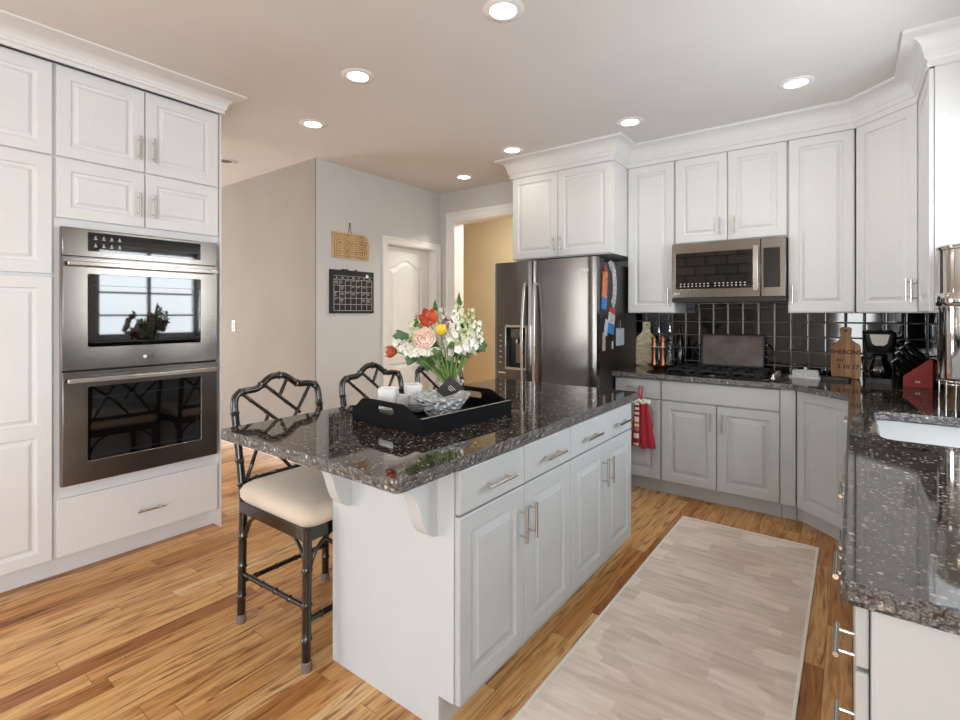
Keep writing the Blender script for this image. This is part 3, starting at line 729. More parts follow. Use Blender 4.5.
# backsplash
b = MB(); b.box(-1.545, WX-.0015, WY-.011, WY-.001, .9145, 1.3725); b.box(-1.118, -.362, WY-.011, WY-.001, 1.3725, 1.45)
tag(b.build('tile_backsplash', TILEM), 'glossy black square tile backsplash behind the cooktop and back counter', 'backsplash')
b = MB(); b.box(WX-.011, WX-.0015, 3.17, WY-.0115, .9145, 1.3725); b.box(WX-.011, WX-.0015, 1.05, 3.17, .9145, 1.035)
tag(b.build('tile_backsplash', TILEM), 'glossy black square tile backsplash on the right wall behind the water filter', 'backsplash')
# sink
b = MB(); o_ = rrect(.082, .503, 2.327, 2.973, .057, 6); i1 = rrect(.095, .49, 2.34, 2.96, .05, 6); i2 = rrect(.115, .47, 2.36, 2.94, .05, 6)
def ring(b, A, za, B, zb):
    N = len(A); b.add([(x, y, za) for x, y in A]+[(x, y, zb) for x, y in B], [(i, (i+1) % N, (i+1) % N+N, i+N) for i in range(N)])
ring(b, o_, .8735, i1, .8735)
o2 = rrect(.086, .499, 2.331, 2.969, .056, 6); ring(b, o2, .8735, i1, .80)
ring(b, i1, .80, i2, .745); b.add([(x, y, .745) for x, y in i2], [tuple(range(len(i2)))])
sk = thing('kitchen_sink', 'undermount stainless steel sink set in the right-hand counter', 'sink', (0, 0, 0))
sk.location = (0, 0, 0)
b.build('basin', SINKS, sk, smooth=40)
b = MB(); b.lathe([(.0, .001), (.04, .001), (.045, .004), (.05, .001), (.05, 0)], (.29, 2.65, .745), 24); b.build('drain', CHROME, sk, smooth=40)
b = MB(); b.box(.12, .465, 2.60, 2.615, .746, .855); b.build('divider', SINKS, sk, bevel=.006)

# ================================================================== APPLIANCES
fr = thing('refrigerator', 'dark stainless side-by-side refrigerator with dispenser in the left door', 'refrigerator', (-2.440, 3.45, 0), 0)
FW = .925
b = MB(); b.box(.004, FW-.004, .075, .86, .02, 1.765); b.box(.02, FW-.02, .1, .82, 0, .02)
b.build('case', CASEB, fr, bevel=.004)
MB().box(.004, FW-.004, .07, .16, 1.765, 1.79).build('hinge_cover', BLACKP, fr, bevel=.006)
SX = .368
def fdoor(x0, x1, cut=None):
    d = MB(); z0, z1 = .09, 1.795
    # gently crowned door front
    N = 16; prof = []
    for i in range(N+1):
        t = i/N; x = x0+(x1-x0)*t; e = min(t, 1-t)*(x1-x0); rr = .014
        y = (rr-math.sqrt(max(0, rr*rr-(rr-e)**2))) if e < rr else 0
        prof.append((x, y-.006*math.sin(PI*t)))
    prof = [(x0, .07)]+[(x0, .014)]+prof[1:-1]+[(x1, .014), (x1, .07)]
    if cut is None: d.prism(prof, z0, z1)
    else:
        cx0, cx1, cz0, cz1 = cut
        d.prism(prof, z0, cz0); d.prism(prof, cz1, z1)
        L_ = [p for p in prof if p[0] <= cx0]; L_ += [(cx0, -.004), (cx0, .07)]
        R_ = [p for p in prof if p[0] >= cx1]; R_ = [(cx1, .07), (cx1, -.004)]+R_
        d.prism(L_, cz0, cz1); d.prism(R_, cz0, cz1)
    return d.build('fridge_door', DSTEEL, fr, smooth=30)
cut = (.035, .325, .905, 1.275)
dl = fdoor(.002, SX-.003, cut); dr = fdoor(SX+.003, FW-.002)
ds = MB().box(cut[0], cut[1], .06, .069, cut[2], cut[3]).build('dispenser', BLACKP, dl)
ds2 = MB().box(cut[0], .118, -.008, .01, cut[2], cut[3]).build('dispenser_panel', DSTEEL, ds, bevel=.002)
b = MB()
for i in range(6): b.box(.066, .084, -.0088, -.0078, .96+i*.045, .966+i*.045)
b.build('dispenser_marks', WHITEINK, ds2)
b = MB(); b.box(.118, .128, -.007, .05, cut[2], cut[3]); b.box(cut[1]-.01, cut[1], -.007, .05, cut[2], cut[3]); b.box(.118, cut[1], -.007, .05, cut[3]-.02, cut[3]); b.box(.118, cut[1], -.008, .05, cut[2], cut[2]+.02)
b.build('dispenser_frame', CHROME, ds, bevel=.002)
b = MB(); b.box(.165, .265, -.002, .055, 1.16, 1.245); b.build('spout_housing', DSTEEL, ds, bevel=.01)
b = MB(); b.tube([(.215, .03, 1.16), (.215, .03, 1.12)], .014, 12); b.box(.195, .235, .04, .046, .96, 1.13); b.build('dispenser_paddle', STEEL, ds, smooth=40)
MB().box(.05, .12, -.0068, -.0055, .872, .880).build('badge', WHITEINK, dl)
for x, dx in ((SX-.045, 1), (SX+.045, -1)):
    b = MB(); pts = []; 
    for i in range(25):
        t = i/24; z = .62+t*1.0; pts.append((x+dx*.012*math.sin(PI*t)*-1, -.028-.034*math.sin(PI*t)**.6, z))
    for i in range(24):
        A, B = pts[i], pts[i+1]; w = .012; dd = .013
        b.add([(A[0]-w, A[1], A[2]), (A[0]+w, A[1], A[2]), (B[0]+w, B[1], B[2]), (B[0]-w, B[1], B[2]), (A[0]-w, A[1]+dd, A[2]), (A[0]+w, A[1]+dd, A[2]), (B[0]+w, B[1]+dd, B[2]), (B[0]-w, B[1]+dd, B[2])],
              [(0, 1, 2, 3), (7, 6, 5, 4), (0, 3, 7, 4), (1, 5, 6, 2)]+([(0, 4, 5, 1)] if i == 0 else [])+([(3, 2, 6, 7)] if i == 23 else []))
    for z in (.625, 1.595): b.box(x-.011, x+.011, -.03, .0, z, z+.022)
    b.build('handle', CHROME, dl if dx == 1 else dr, smooth=40, bevel=.003)
lg = MB(); lg.lathe([(0, 0), (.011, 0), (.011, .001), (0, .001)], n=20); lg.build('logo_disc', WHITEINK, dr, loc=(FW-.115, -.0035, 1.70), rot=(PI/2, 0, 0))
text('logo_letters', 'LG', .032, WHITEINK, dr, (FW-.078, -.0035, 1.689), (PI/2, 0, 0))

# things on the fridge side (face X = -2.44+.921 = -1.519)
FS = -1.5185
def side_print(name, label, cat, y, z, poly, m, extra=None):
    r_ = thing(name, label, cat, (FS, y, z), PI/2)
    b = MB(); b.prism(poly, -.004, -.0005, (), lambda a, c, h: (a, h, c)); b.build('card', m, r_)
    if extra: extra(r_)
    return r_
def ribbon(name, label, y, z, pts, w, mats, group='ribbons and lanyards on the refrigerator side'):
    r_ = thing(name, label, 'ribbon', (FS, y, z), PI/2, group)
    n = len(pts); 
    for k, m in enumerate(mats):
        i0 = int(k*(n-1)/len(mats)); i1 = int((k+1)*(n-1)/len(mats)); b = MB()
        for i in range(i0, i1):
            (ax, az), (bx, bz) = pts[i], pts[i+1]; d = Vector((bx-ax, bz-az)).normalized(); nx, nz = -d.y*w/2, d.x*w/2
            b.prism([(ax-nx, az-nz), (bx-nx, bz-nz), (bx+nx, bz+nz), (ax+nx, az+nz)], -.005-.002*k, -.001, (), lambda a, c, h: (a, h, c))
        b.build('band', m, r_)
    return r_
def arcp(cx, cz, rx, rz_, a0, a1, n=13): return [(cx+rx*math.cos(R(a0+(a1-a0)*i/(n-1))), cz+rz_*math.sin(R(a0+(a1-a0)*i/(n-1)))) for i in range(n)]
TAGB = mat('black_white_ribbon', 'd9dade', .5, var=.9, vs=110)
ribbon('lanyard', 'black and white looped lanyard hanging at the top of the refrigerator side', 3.74, 1.50, arcp(.0, .09, .075, .16, 115, -75), .075, [TAGB])
ribbon('award_ribbon', 'red topped ribbon with orange and blue tail on the refrigerator side', 3.62, 1.40, [(.03, .31), (.0, .29), (.0, .24), (-.01, .19), (-.015, .14), (-.02, .09), (-.03, .04), (-.035, 0)], .085, [REDP, ORANGEP, ORANGEP, BLUEP])
ribbon('award_ribbon', 'red and white pleated ribbon with blue stripes, lower on the refrigerator side', 3.74, 1.24, [(.02, .17), (.015, .13), (.005, .09), (-.005, .05), (-.01, .02), (-.02, -.03)], .12, [REDP, TAGB, BLUEP])
ribbon('award_ribbon', 'pale blue short ribbon left of the pleated one on the refrigerator side', 3.66, 1.23, [(.0, .09), (-.01, .06), (-.02, .03), (-.03, 0), (-.035, -.03)], .06, [TAGP])
side_print('name_tag', 'pale grey clipped tag at the right of the refrigerator side', 'tag', 3.93, 1.185, rrect(-.085, .085, -.075, .065, .01, 3), TAGP,
           lambda r_: MB().box(-.006, .006, -.006, -.004, .05, .13).build('clip', CHROME, r_))
side_print('photo_magnet', 'narrow photo strip at lower front of the refrigerator side', 'photo', 3.60, 1.155, [(-.025, -.07), (.025, -.07), (.025, .07), (-.025, .07)], PHOTO)
side_print('magnet', 'tiny pale rectangular magnet below the tag on the refrigerator side', 'magnet', 3.77, 1.12, [(-.012, -.03), (.012, -.03), (.012, .03), (-.012, .03)], PLATEW)

# microwave
mw = thing('microwave_oven', 'stainless over-the-range microwave with dark window and vertical handle', 'microwave', (-1.119, 3.975, 1.455), 0)
MWW = .757; MH = .447
MB().box(0, MWW, .03, WY-3.975-.013, .012, MH).build('case', BLACKM, mw, bevel=.003)
b = MB(); b.prism([(0, .035), (.603, .035), (.603, MH), (0, MH)], 0, .03, [rrect(.028, .560, .10, .372, .006, 3)], lambda a, c, h: (a, h, c))
md = b.build('door', STEEL, mw, bevel=.003)
b = MB(); b.box(.026, .562, .003, .028, .098, .374); g = b.build('window', BGLASS, md)
b = MB()
for i in range(16):
    for k in range(2): b.box(.06+i*.028+(0 if i < 8 else .02), .07+i*.028+(0 if i < 8 else .02), .0022, .0031, .118+k*.018, .124+k*.018)
b.build('touch_marks', WHITEINK, g)
b = MB(); pts = []
for i in range(15):
    t = i/14; pts.append((.578, -.030-.014*math.sin(PI*t), .075+t*.32))
for i in range(14):
    A, B = pts[i], pts[i+1]; w = .017; dd = .014
    b.add([(A[0]-w, A[1], A[2]), (A[0]+w, A[1], A[2]), (B[0]+w, B[1], B[2]), (B[0]-w, B[1], B[2]), (A[0]-w, A[1]+dd, A[2]), (A[0]+w, A[1]+dd, A[2]), (B[0]+w, B[1]+dd, B[2]), (B[0]-w, B[1]+dd, B[2])],
          [(0, 1, 2, 3), (7, 6, 5, 4), (0, 3, 7, 4), (1, 5, 6, 2)]+([(0, 4, 5, 1)] if i == 0 else [])+([(3, 2, 6, 7)] if i == 13 else []))
for z in (.085, .365): b.box(.566, .590, -.02, .002, z, z+.02)
b.build('handle', CHROME, md, smooth=40, bevel=.003)
b = MB(); b.prism([(.607, .035), (MWW, .035), (MWW, MH), (.607, MH)], 0, .03, [rrect(.622, .722, .10, .372, .004, 3)], lambda a, c, h: (a, h, c))
pn = b.build('side_panel', STEEL, mw, bevel=.003)
MB().box(.620, .724, .003, .028, .098, .374).build('control_glass', BGLASS, pn)
b = MB(); b.box(0, MWW, .0, .40, .0, .033); 
for i in range(40): b.box(.02+i*.0182, .030+i*.0182, -.001, .0, .008, .022)
b.build('vent', BLACKP, mw, bevel=.002)
lg = MB(); lg.lathe([(0, 0), (.008, 0), (.008, .001), (0, .001)], n=16); lg.build('logo_disc', WHITEINK, md, loc=(.022, 0, .068), rot=(PI/2, 0, 0))
text('logo_letters', 'LG', .020, WHITEINK, md, (.045, -.0005, .061), (PI/2, 0, 0))

# cooktop
ck = thing('gas_cooktop', 'black gas cooktop with cast iron grates set in the granite', 'cooktop', (-1.145, 3.845, .914), 0)
MB().box(0, .77, 0, .50, 0, .010).build('glass', BGLASS, ck, bevel=.003)
for cx, cy, r_ in ((.14, .13, .045), (.14, .36, .035), (.345, .25, .05), (.55, .13, .035), (.55, .36, .045)):
    b = MB(); b.lathe([(0, .010), (r_, .010), (r_, .018), (r_*.8, .024), (r_*.78, .030), (0, .032)], (cx, cy, 0), 20); b.build('burner', IRON, ck, smooth=40)
for x0, x1 in ((.02, .235), (.24, .455), (.46, .665)):
    b = MB(); z0, z1 = .030, .042; t = .010
    for y0 in (.02, .47): b.box(x0, x1, y0, y0+t, z0, z1)
    for x in (x0, x1-t): b.box(x, x+t, .02, .48, z0, z1)
    b.box(x0, x1, .245, .255, z0, z1); xm = (x0+x1)/2; b.box(xm-t/2, xm+t/2, .02, .16, z0, z1); b.box(xm-t/2, xm+t/2, .20, .30, z0, z1); b.box(xm-t/2, xm+t/2, .34, .48, z0, z1)
    b.box(x0, xm-.03, .13, .14, z0, z1); b.box(xm+.03, x1, .13, .14, z0, z1); b.box(x0, xm-.03, .36, .37, z0, z1); b.box(xm+.03, x1, .36, .37, z0, z1)
    for x in (x0, x1-t):
        for y in (.02, .47): b.box(x, x+t, y, y+t, .010, z0)
    b.build('grate', IRON, ck, bevel=.0025)
for i in range(5):
    b = MB(); b.lathe([(.021, 0), (.021, .006), (.017, .008), (.016, .026), (.013, .029), (0, .029)], n=18); b.box(-.003, .003, -.016, .016, .026, .033)
    b.build('knob', CHROME, ck, smooth=35, loc=(.715, .07+i*.07, .010))
# griddle leaning on the wall
gr = thing('griddle_pan', 'rectangular dark steel griddle pan with loop handles leaning on the black tiles', 'griddle', (-.76, 4.315, .957), 0)
gr.rotation_euler = (R(-9), 0, 0)
fn = lambda a, c, h: (a, h, c)
b = MB(); b.prism(rrect(-.222, .222, 0, .245, .018, 5), 0, .012, (), fn); b.build('plate', GRIDM, gr, bevel=.002)
b = MB(); b.prism(rrect(-.228, .228, -.006, .251, .022, 5), -.008, .016, [rrect(-.216, .216, .006, .239, .014, 5)], fn); b.build('rim', IRON, gr, bevel=.002)
for s in (-1, 1):
    b = MB(); b.tube([(s*(.228+.045*math.sin(PI*t/10)), .004, .125+.045*math.cos(PI*t/10)) for t in range(11)], .0065, 8); b.build('handle', IRON, gr, smooth=40)
    for z in (.17, .08):
        q = MB(); q.ball((s*.24, -.001, z), .008, n=8, m=6); q.build('rivet', POLISH, gr, smooth=60)

# ================================================================== COUNTER ITEMS, BACK
CZ = .914
tr = thing('copper_tray', 'round copper tray left of the cooktop holding mills and bottles', 'tray', (-1.275, 4.20, CZ), 0)
b = MB(); b.lathe([(0, .0), (.045, .0), (.05, .012), (.095, .022), (.112, .032), (.114, .036), (.108, .036), (.09, .028), (0, .024)], n=36); b.build('dish', COPPER, tr, smooth=50)
TZ = CZ+.025
def mill(x, y, label):
    r_ = thing('pepper_mill', label, 'pepper mill', (x, y, TZ), 0, 'copper mills on the copper tray')
    b = MB(); b.lathe([(0, 0), (.025, 0), (.026, .01), (.021, .03), (.018, .09), (.021, .14), (.023, .155)], n=24); b.build('body', COPPER, r_, smooth=40)
    b = MB(); b.lathe([(.0225, .156), (.0225, .162)], n=24); b.build('collar', CERAM, r_)
    b = MB(); b.lathe([(.023, .163), (.024, .175), (.019, .19), (.021, .205), (.022, .222), (.016, .234), (.006, .238), (.006, .246), (0, .248)], n=24); b.build('head', COPPER, r_, smooth=40)
mill(-1.315, 4.165, 'left copper pepper mill on the round tray, before the pale board')
mill(-1.240, 4.150, 'right copper pepper mill on the round tray, between the glass bottles')
def bottle(x, y, label, m, hgt=1, z=TZ, capm=POLISH, group='glass oil bottles on the copper tray'):
    r_ = thing('oil_bottle', label, 'bottle', (x, y, z), 0, group)
    b = MB(); b.lathe([(0, 0), (.026, 0), (.028, .01), (.028, .16*hgt), (.024, .19*hgt), (.011, .225*hgt), (.010, .26*hgt), (.013, .262*hgt), (.013, .27*hgt), (0, .27*hgt)], n=24); b.build('glass', m, r_, smooth=40)
    b = MB(); b.lathe([(.012, .27*hgt), (.012, .285*hgt), (.005, .29*hgt), (.004, .315*hgt), (0, .318*hgt)], n=14); b.build('pourer', capm, r_, smooth=40)
bottle(-1.300, 4.245, 'clear glass oil bottle between the two copper mills', BOTTLEG)
bottle(-1.205, 4.225, 'clear glass oil bottle right of both copper mills', BOTTLEG, 1.05)
BLKG = mat('dark_bottle_glass', '0c0d12', .08, var=.1, ior=1.6)
bottle(-1.13, 4.25, 'dark glass bottle standing right of the copper tray', BLKG, .86, CZ, BLACKP, None)
# cutting boards
def board(name, label, x, y, w, h, hw, hh, lean, m, rz_=0, z=CZ):
    r_ = thing(name, label, 'cutting board', (x, y, z), rz_); r_.rotation_euler = (R(-lean), 0, rz_)
    P_ = rrect(-w/2, w/2, 0, h, .03, 6)
    top = [p for p in P_]
    # order: start top-right corner going ccw; insert handle between the two top corners
    out = P_[:7]+[(hw*.9, h+.004), (hw*.62, h+.02), (hw*.5, h+.05), (hw*.55, h+hh-.01), (hw*.35, h+hh), (-hw*.35, h+hh), (-hw*.55, h+hh-.01), (-hw*.5, h+.05), (-hw*.62, h+.02), (-hw*.9, h+.004)]+P_[7:]
    hole = [(0+.008*math.cos(2*PI*i/10), h+hh-.025+.008*math.sin(2*PI*i/10)) for i in range(10)]
    b = MB(); b.prism(out, -.016, 0, [hole], fn); b.build('plank', m, r_, bevel=.002)
    return r_
WB = mat('weathered_pale_wood', 'ead6b2', .6, var=.3, vs=16, stretch=(1, 1, 2.5))
board('cutting_board', 'pale weathered paddle board leaning on tiles beside the refrigerator', -1.445, 4.335, .165, .27, .062, .115, 7, WB)
def strip_wood():
    m, n, l, p = newmat('striped_board_wood')
    tc = n.new('ShaderNodeTexCoord'); s = n.new('ShaderNodeSeparateXYZ'); l.new(tc.outputs['Object'], s.inputs[0])
    k = math_node(n, l, 'FLOOR', math_node(n, l, 'DIVIDE', s.outputs[0], .027)); w = n.new('ShaderNodeTexWhiteNoise'); w.noise_dimensions = '1D'; l.new(k, w.inputs['W'])
    r_ = n.new('ShaderNodeValToRGB'); l.new(w.outputs[0], r_.inputs[0]); r_.color_ramp.elements[0].color = rgb('9c6a3c'); r_.color_ramp.elements[1].color = rgb('d6a66c')
    l.new(r_.outputs[0], p.inputs['Base Color']); p.inputs['Roughness'].default_value = .5; return m
bd = board('cutting_board', 'striped wooden paddle board with burnt lettering leaning left of the coffee maker', -.035, 4.315, .168, .245, .062, .115, 7, strip_wood())
text('lettering', 'SHERONS', .040, BURN, bd, (0, -.017, .172), (PI/2, 0, 0), .0006)
text('lettering', 'EST', .026, BURN, bd, (-.03, -.017, .118), (PI/2, 0, 0), .0006)
text('lettering', '2 10 17', .040, BURN, bd, (.012, -.017, .070), (PI/2, 0, 0), .0006)
# butter dish
bt = thing('butter_dish', 'low clear lidded butter dish right of the cooktop', 'butter dish', (-.265, 4.22, CZ), 0)
b = MB(); b.prism(rrect(-.10, .10, -.05, .05, .015, 4), 0, .01); b.build('base', CERAM, bt, bevel=.003)
b = MB(); 
def loft(b, rings):
    N = len(rings[0][0])
    for (A, za), (B, zb) in zip(rings, rings[1:]): ring(b, A, za, B, zb)
    b.add([(x, y, rings[-1][1]) for x, y in rings[-1][0]], [tuple(range(N))]); b.add([(x, y, rings[0][1]) for x, y in rings[0][0]], [tuple(range(N))[::-1]])
loft(b, [(rrect(-.085, .085, -.038, .038, .012, 4), .0105), (rrect(-.078, .078, -.032, .032, .012, 4), .05), (rrect(-.070, .070, -.026, .026, .012, 4), .056)]); b.build('cover', mat('frosted_cover', 'cfd2cf', .15, var=.2, vs=60, ior=1.6), bt, smooth=40)
b = MB(); b.ball((0, 0, .063), .012, n=12, m=8); b.build('knob', CERAM, bt, smooth=60)
b = MB(); b.prism(rrect(-.085, .085, -.035, .035, .012, 4), 0, .022); o = b.build('black_case', BLACKP, bevel=.004, loc=(-.09, 4.185, CZ))
tag(o, 'low flat black case on the counter before the striped board', 'case')
# coffee maker
cm = thing('coffee_maker', 'black drip coffee maker with glass carafe in the corner', 'coffee maker', (.150, 4.22, CZ), R(-4)); cm.scale = (.86, .86, .97)
b = MB(); b.prism(rrect(-.095, .095, -.12, .11, .03, 5), 0, .035); b.build('base', BLACKP, cm, bevel=.006)
b = MB(); b.prism(rrect(-.09, .09, .03, .11, .02, 4), .035, .25); b.build('tower', BLACKP, cm, bevel=.006)
b = MB(); loft(b, [(rrect(-.075, .075, -.09, .10, .04, 5), .205), (rrect(-.095, .095, -.115, .11, .04, 5), .26), (rrect(-.097, .097, -.118, .11, .04, 5), .335), (rrect(-.09, .09, -.11, .10, .04, 5), .345)]); b.build('brew_head', BLACKP, cm, smooth=30)
b = MB(); b.prism([(-.06, .33), (-.045, .27), (-.025, .255), (.025, .255), (.045, .27), (.06, .33)], -.1215, -.116, (), fn); b.build('badge', PLATEW, cm, bevel=.003)
b = MB(); b.lathe([(.0, .037), (.06, .037), (.068, .05), (.07, .09), (.062, .13), (.045, .16), (.043, .175), (.047, .18)], (0, -.035, 0), 28, close=False); b.build('carafe', DARKG, cm, smooth=50, solid=.002)
b = MB(); b.lathe([(0, .040), (.058, .040), (.066, .052), (.067, .075), (0, .076)], (0, -.035, 0), 24); b.build('coffee', mat('coffee', '120905', .1), cm, smooth=40)
b = MB(); b.lathe([(.046, .18), (.05, .184), (.04, .196), (0, .198)], (0, -.035, 0), 24); b.build('carafe_lid', BLACKP, cm, smooth=40)
b = MB(); b.tube([(-.045, -.06, .17), (-.085, -.075, .165), (-.10, -.08, .13), (-.095, -.078, .09), (-.068, -.065, .07)], .009, 8); b.build('carafe_handle', BLACKP, cm, smooth=40)
b = MB(); b.lathe([(.072, .035), (.078, .037), (.072, .040), (.06, .037)], (0, -.035, 0), 28); b.build('warming_ring', CHROME, cm, smooth=40)
# knife block
kb = thing('knife_block', 'red wooden knife block full of black-handled knives in the corner', 'knife block', (.332, 4.10, CZ), R(-10))
b = MB(); b.prism([(-.07, 0), (.07, 0), (.07, .175), (.055, .18), (-.07, .065)], -.055, .055, (), fn); b.build('block', REDB, kb, bevel=.003)
text('emblem', 'XX', .018, WHITEINK, kb, (0, -.0555, .03), (PI/2, 0, 0), .0005)
nrm = Vector((-.56, -.36, .74)).normalized(); tang = Vector((.125, 0, .115)).normalized()
slot0 = Vector((-.07, .004, .065))
rows = [(.014, 4, .105, .0065), (.034, 4, .105, .0065), (.066, 3, .135, .009), (.102, 4, .145, .009), (.142, 4, .150, .010)]
for ri, (tt, cnt, L_, hr) in enumerate(rows):
    for k in range(cnt):
        y = -.042+.084*k/(cnt-1); p0 = slot0+tang*tt+Vector((0, y, 0))
        r_ = thing('kitchen_knife', 'black-handled knife in the red block, %s row' % ('lowest small-handled', 'second small-handled', 'middle', 'second highest', 'topmost')[ri], 'knife', (0, 0, 0), 0, 'knives in the %s row of the block' % ('lowest', 'second', 'middle', 'fourth', 'topmost')[ri])
        M = Matrix.Translation(kb.location) @ Matrix.Rotation(R(-10), 4, 'Z')
        r_.location = M @ p0; r_.rotation_euler = (0, 0, R(-10))
        b = MB(); pts = [nrm*s_ for s_ in (-.02, 0, .01, L_*.5, L_*.85, L_)]
        b.tube(pts, [hr*.6, hr*.7, hr, hr*.85, hr, hr*1.05], 10); b.build('handle', BLACKP, r_, smooth=40)
        b = MB(); b.tube([nrm*L_, nrm*(L_+.004)], hr*.8, 12); b.build('butt_cap', CERAM, r_)
# wooden bowl
wb = MB(); wb.lathe([(0, 0), (.05, 0), (.055, .008), (.095, .06), (.115, .115), (.118, .135), (.112, .135), (.105, .112), (.085, .065), (.045, .02), (0, .016)], n=36)
tag(wb.build('wooden_bowl', WOODB, smooth=50, loc=(.515, 4.235, CZ)), 'pale wooden bowl in the corner behind the steel water filter', 'bowl')
# water filter
wf = thing('water_filter', 'tall polished steel gravity water filter on a wire stand at right', 'water filter', (.438, 3.134, CZ), 0)
b = MB()
for r_, z in ((.118, .150), (.112, .135)): b.tube([(r_*math.cos(2*PI*i/32), r_*math.sin(2*PI*i/32), z) for i in range(32)], .0045, 8, closed=True)
for a in (100, 190, 215, 235, 280, 10, 55):
    t = R(a); b.tube([(.116*math.cos(t), .116*math.sin(t), .150), (.116*math.cos(t), .116*math.sin(t), .0)], .0045, 8)
b.build('wire_stand', POLISH, wf, smooth=50)
b = MB(); b.lathe([(0, .155), (.112, .155), (.118, .160), (.120, .168), (.120, .475), (.123, .478), (.123, .487), (0, .487)], n=48); b.build('lower_chamber', POLISH, wf, smooth=35)
b = MB(); b.lathe([(0, .488), (.121, .488), (.125, .494), (.128, .505), (.128, .53), (.124, .54), (.120, .545), (.118, .55), (.118, .745), (.124, .748), (.124, .757), (0, .757)], n=48); b.build('upper_chamber', POLISH, wf, smooth=35)
b = MB(); b.lathe([(.125, .758), (.12, .765), (.06, .78), (0, .784)], n=40); b.ball((0, 0, .795), .016, n=14, m=8); b.build('lid', POLISH, wf, smooth=50)
b = MB(); b.tube([(.0, -.115, .19), (0, -.155, .19), (0, -.165, .18), (0, -.165, .16)], .009, 10); b.box(-.005, .005, -.158, -.148, .195, .235); b.build('spigot', BLACKP, wf, smooth=40)
# faucet by the sink is outside the frame

# towel on the drawer pull (pull centre X -1.332, Y 3.768, z .81)
tw = thing('dish_towel', 'red hanging hand towel with patterned white strip on the drawer pull', 'towel', (-1.275, 3.745, .36), 0)
def fold(x0t, x1t, x0b, x1b, z0, z1, amp, waves, yo, m, name, n=26, rows_=9):
    b = MB(); vs = []; fs = []
    for j in range(rows_+1):
        t = j/rows_; z = z1+(z0-z1)*t; xa = x0t+(x0b-x0t)*t; xb = x1t+(x1b-x1t)*t
        for i in range(n+1):
            s = i/n; vs.append((xa+(xb-xa)*s, yo+amp*(.4+.6*t)*math.sin(2*PI*waves*s+.8*t)-.0*t, z+.006*math.sin(9*s)*t))
    for j in range(rows_):
        for i in range(n): a = j*(n+1)+i; fs.append((a, a+1, a+n+2, a+n+1))
    b.add(vs, fs); return b.build(name, m, tw, smooth=60, solid=.006)
fold(-.055, .045, -.085, .105, 0, .345, .010, 3.2, 0, REDT, 'cloth')
def plaid():
    m, n, l, p = newmat('patterned_strip'); tc = n.new('ShaderNodeTexCoord'); s = n.new('ShaderNodeSeparateXYZ'); l.new(tc.outputs['Object'], s.inputs[0])
    w = math_node(n, l, 'FLOOR', math_node(n, l, 'DIVIDE', s.outputs[2], .018)); x = n.new('ShaderNodeTexWhiteNoise'); x.noise_dimensions = '1D'; l.new(w, x.inputs['W'])
    r_ = n.new('ShaderNodeValToRGB'); l.new(x.outputs[0], r_.inputs[0]); r_.color_ramp.interpolation = 'CONSTANT'; r_.color_ramp.elements[0].color = rgb('e9dfd2'); r_.color_ramp.elements[1].position = .55; r_.color_ramp.elements[1].color = rgb('b9774f')
    e = r_.color_ramp.elements.new(.78); e.color = rgb('8b2b30'); l.new(r_.outputs[0], p.inputs['Base Color']); p.inputs['Roughness'].default_value = .9; return m
fold(-.045, -.015, -.060, -.020, .012, .345, .004, 1, -.016, plaid(), 'patterned_strip', n=8)
b = MB(); N = 40; b.tube([(.062*math.cos(2*PI*i/N)-.005, .016*math.sin(2*PI*i/N), .352+.010*math.sin(2*PI*i*6/N)) for i in range(N)], .012, 8, closed=True)
b.build('ruffle', WHITET, tw, smooth=60)
b = MB(); b.tube([(-.01, 0, .36), (-.02, 0, .41), (-.025, .002, .438), (-.02, .022, .463), (-.01, .035, .455), (-.005, .018, .42), (-.005, 0, .37)], .006, 8); b.build('hanging_loop', REDT, tw, smooth=60)
tw.location = (-1.275, 3.745, .352)

# ================================================================== WALL ITEMS
# plaque shaped like a notched rectangle, on the pale wall (face X=-3.78): local x = world Y
pl = thing('wooden_plaque', 'wooden word-covered plaque with a notched corner hung on the pale wall', 'wall plaque', (dX+.001, 2.79, 1.885), PI/2)
b = MB(); b.prism([(0, 0), (.428, 0), (.428, .165), (.405, .185), (.412, .205), (.385, .222), (.36, .235), (0, .235)], -.018, -.003, (), fn); b.build('board', WOODP, pl, bevel=.002)
b = MB(); rnd = random.Random(5)
z = .012
while z < .222:
    hh = rnd.choice((.008, .012, .018)); x = .012+rnd.random()*.01
    while x < (.40 if z < .16 else .36):
        wd = rnd.uniform(.006, .02); b.box(x, min(x+wd*.55, .415), -.0188, -.018, z, z+hh*rnd.uniform(.5, 1)); 
        if rnd.random() < .5: b.box(x, min(x+wd, .415), -.0188, -.018, z+hh*.4, z+hh*.55)
        x += wd+rnd.uniform(.003, .012)
    z += hh+.007
b.build('burnt_words', BURN, pl)
b = MB(); b.tube([(.185, -.008, .235), (.2, -.010, .325)], .0022, 6); b.tube([(.22, -.008, .235), (.2, -.010, .325)], .0022, 6); b.build('string', CARD, pl)
b = MB(); b.ball((.2, -.010, .326), .008, n=10, m=6); b.build('nail', CARD, pl, smooth=60)
